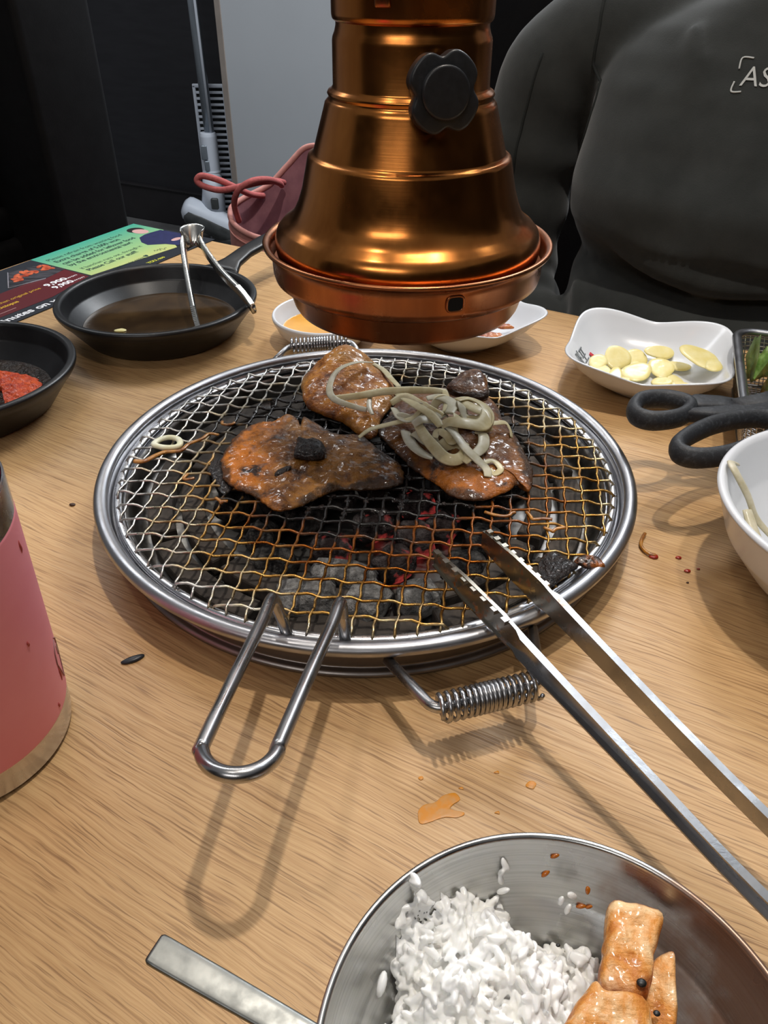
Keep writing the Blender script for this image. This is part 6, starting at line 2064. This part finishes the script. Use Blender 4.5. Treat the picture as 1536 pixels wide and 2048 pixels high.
for i in range(NL):
    for k in range(n):
        l = (k + 1) % n
        F.append((i * n + k, i * n + l, (i + 1) * n + l, (i + 1) * n + k))
F.append(tuple(range(n - 1, -1, -1)))
F.append(tuple(NL * n + k for k in range(n)))
parts = [(V, F)]
for sgn in (-1, 1):
    ap = [(sgn * 0.11, -0.005, 0.212), (sgn * 0.190, 0.0, 0.212), (sgn * 0.245, 0.008, 0.180), (sgn * 0.268, 0.015, 0.110), (sgn * 0.275, 0.025, 0.04), (sgn * 0.272, 0.045, -0.03), (sgn * 0.242, 0.090, -0.068), (sgn * 0.190, 0.145, -0.082), (sgn * 0.140, 0.215, -0.105), (sgn * 0.125, 0.238, -0.110)]
    ar = [0.055, 0.064, 0.064, 0.061, 0.058, 0.058, 0.056, 0.052, 0.042, 0.036]
    sp_ = spline([pp(*p) for p in ap], 6)
    N = len(sp_)
    r2 = []
    for i in range(N):
        f = i / 6
        k = min(len(ar) - 2, int(f))
        r2.append((ar[k] + (ar[k + 1] - ar[k]) * (f - k)) * (1 + 0.05 * math.sin(i * 1.15 + sgn) * (1 if i > 16 else 0.4)))
    parts.append(tube(sp_, r2, 28))
# fold ridges fanning from the armpit and rolling over the belly
FR = [[(-0.165, 0.10, 0.12), (-0.12, 0.155, 0.06), (-0.02, 0.180, 0.036), (0.09, 0.168, 0.046)],
      [(-0.17, 0.085, 0.17), (-0.14, 0.115, 0.12), (-0.12, 0.140, 0.07)], [(-0.10, 0.09, 0.235), (-0.085, 0.118, 0.185), (-0.08, 0.140, 0.13)],
      [(-0.14, 0.17, -0.02), (-0.04, 0.197, -0.045), (0.07, 0.19, -0.03)], [(-0.16, 0.14, 0.00), (-0.12, 0.175, -0.06), (-0.03, 0.198, -0.10)]]
for P in FR:
    P = spline([pp(p[0], p[1] - 0.006, p[2]) for p in P], 6)
    N = len(P)
    parts.append(tube(P, [0.016 * math.sin(PI * (0.1 + 0.8 * i / (N - 1))) for i in range(N)], 10))
sw = mesh('sweatshirt', join(*parts), MT['sweat'], per)
rmod = sw.modifiers.new('remesh', 'REMESH')
rmod.mode = 'VOXEL'
rmod.voxel_size = 0.0055
rmod.use_smooth_shade = True
smod = sw.modifiers.new('smooth', 'SMOOTH')
smod.iterations = 4
smod.factor = 0.6
# neck rib, shoulder seam, chest print
col_p = [pp(0.074 * math.cos(2 * PI * k / 40), 0.010 + 0.074 * math.sin(2 * PI * k / 40), 0.262 - 0.018 * math.sin(2 * PI * k / 40)) for k in range(40)]
mesh('collar', tube(col_p, 0.0105, 12, True, 1.1), MT['rib'], per)
mesh('collar_seam', tube([PC_ + (Vector((p.x, p.y, 0)) - PC_) * 1.22 + Vector((0, 0, p.z - 0.018)) for p in col_p], 0.0018, 8, True), MT['rib'], per)
for sgn in (-1, 1):
    mesh('trouser_leg', tube(spline([pp(sgn * 0.075, 0.05, -0.270), pp(sgn * 0.10, 0.22, -0.272), pp(sgn * 0.105, 0.385, -0.285), pp(sgn * 0.105, 0.415, -0.35), pp(sgn * 0.105, 0.405, -0.50), pp(sgn * 0.105, 0.40, -0.675)], 6), [0.088 - 0.032 * i / 30 for i in range(31)], 24), MT['denim'], per)
    mesh('shoe', tube(spline([pp(sgn * 0.105, 0.36, -0.700), pp(sgn * 0.105, 0.42, -0.695), pp(sgn * 0.105, 0.50, -0.708), pp(sgn * 0.105, 0.545, -0.716)], 5), [0.030, 0.038, 0.040, 0.040, 0.040, 0.040, 0.040, 0.038, 0.036, 0.034, 0.034, 0.032, 0.030, 0.028, 0.026, 0.022], 18, False, 0.62), MT['leather'], per)
MT['thread'] = flat_mat('grey_embroidery', srgb(176, 178, 176), 0.8)
from mathutils.bvhtree import BVHTree
bpy.context.view_layer.update()
dg = bpy.context.evaluated_depsgraph_get()
swe = sw.evaluated_get(dg).to_mesh()
bvh = BVHTree.FromPolygons([v.co.copy() for v in swe.vertices], [tuple(p.vertices) for p in swe.polygons])
tn = (pf * 0.95 + Vector((0, 0, 0.30))).normalized()
tx = (pr - tn * pr.dot(tn)).normalized()
ty = tn.cross(tx)
PMx = Matrix((tx, ty, tn)).transposed().to_4x4()
PMx.translation = pp(-0.0450, 0.135, 0.1965)


def on_cloth(o_, lift=0.0006):
    for v in o_.data.vertices:
        h = bvh.ray_cast(v.co + tn * 0.12, -tn)
        if h[0] is not None:
            off = (v.co - (PMx.translation - org)).dot(tn)
            v.co = h[0] + tn * (off + lift)


on_cloth(text('AS', 0.0240, MT['thread'], PMx, per, 'lettering', 0.0006, bold=-0.0001, xs=0.95))
brk = [[(-0.0045, 0.0140), (-0.0045, 0.0235), (0.0050, 0.0235)], [(-0.0050, 0.0035), (-0.0050, -0.0050), (0.0035, -0.0050)]]
on_cloth(mesh('print_bracket', xf(join(*[tube(spline([(p[0], p[1], 0) for p in b_], 6), 0.0008, 6) for b_ in brk]), PMx), MT['thread'], per))

# sewn seams lying on the cloth
for P, nm in (([(-0.200, 0.03, 0.240), (-0.196, 0.07, 0.205), (-0.192, 0.09, 0.170), (-0.195, 0.09, 0.135), (-0.205, 0.07, 0.105)], 'shoulder_seam'),
              ([(-0.250, 0.06, 0.200), (-0.262, 0.08, 0.140), (-0.266, 0.09, 0.080), (-0.266, 0.10, 0.020)], 'sleeve_seam')):
    pts = []
    for p in spline([pp(*q) for q in P], 6):
        h = bvh.find_nearest(p - org)
        pts.append(h[0] + h[1] * 0.0002 + org)
    mesh(nm, tube(pts, 0.0016, 8), MT['rib'], per)
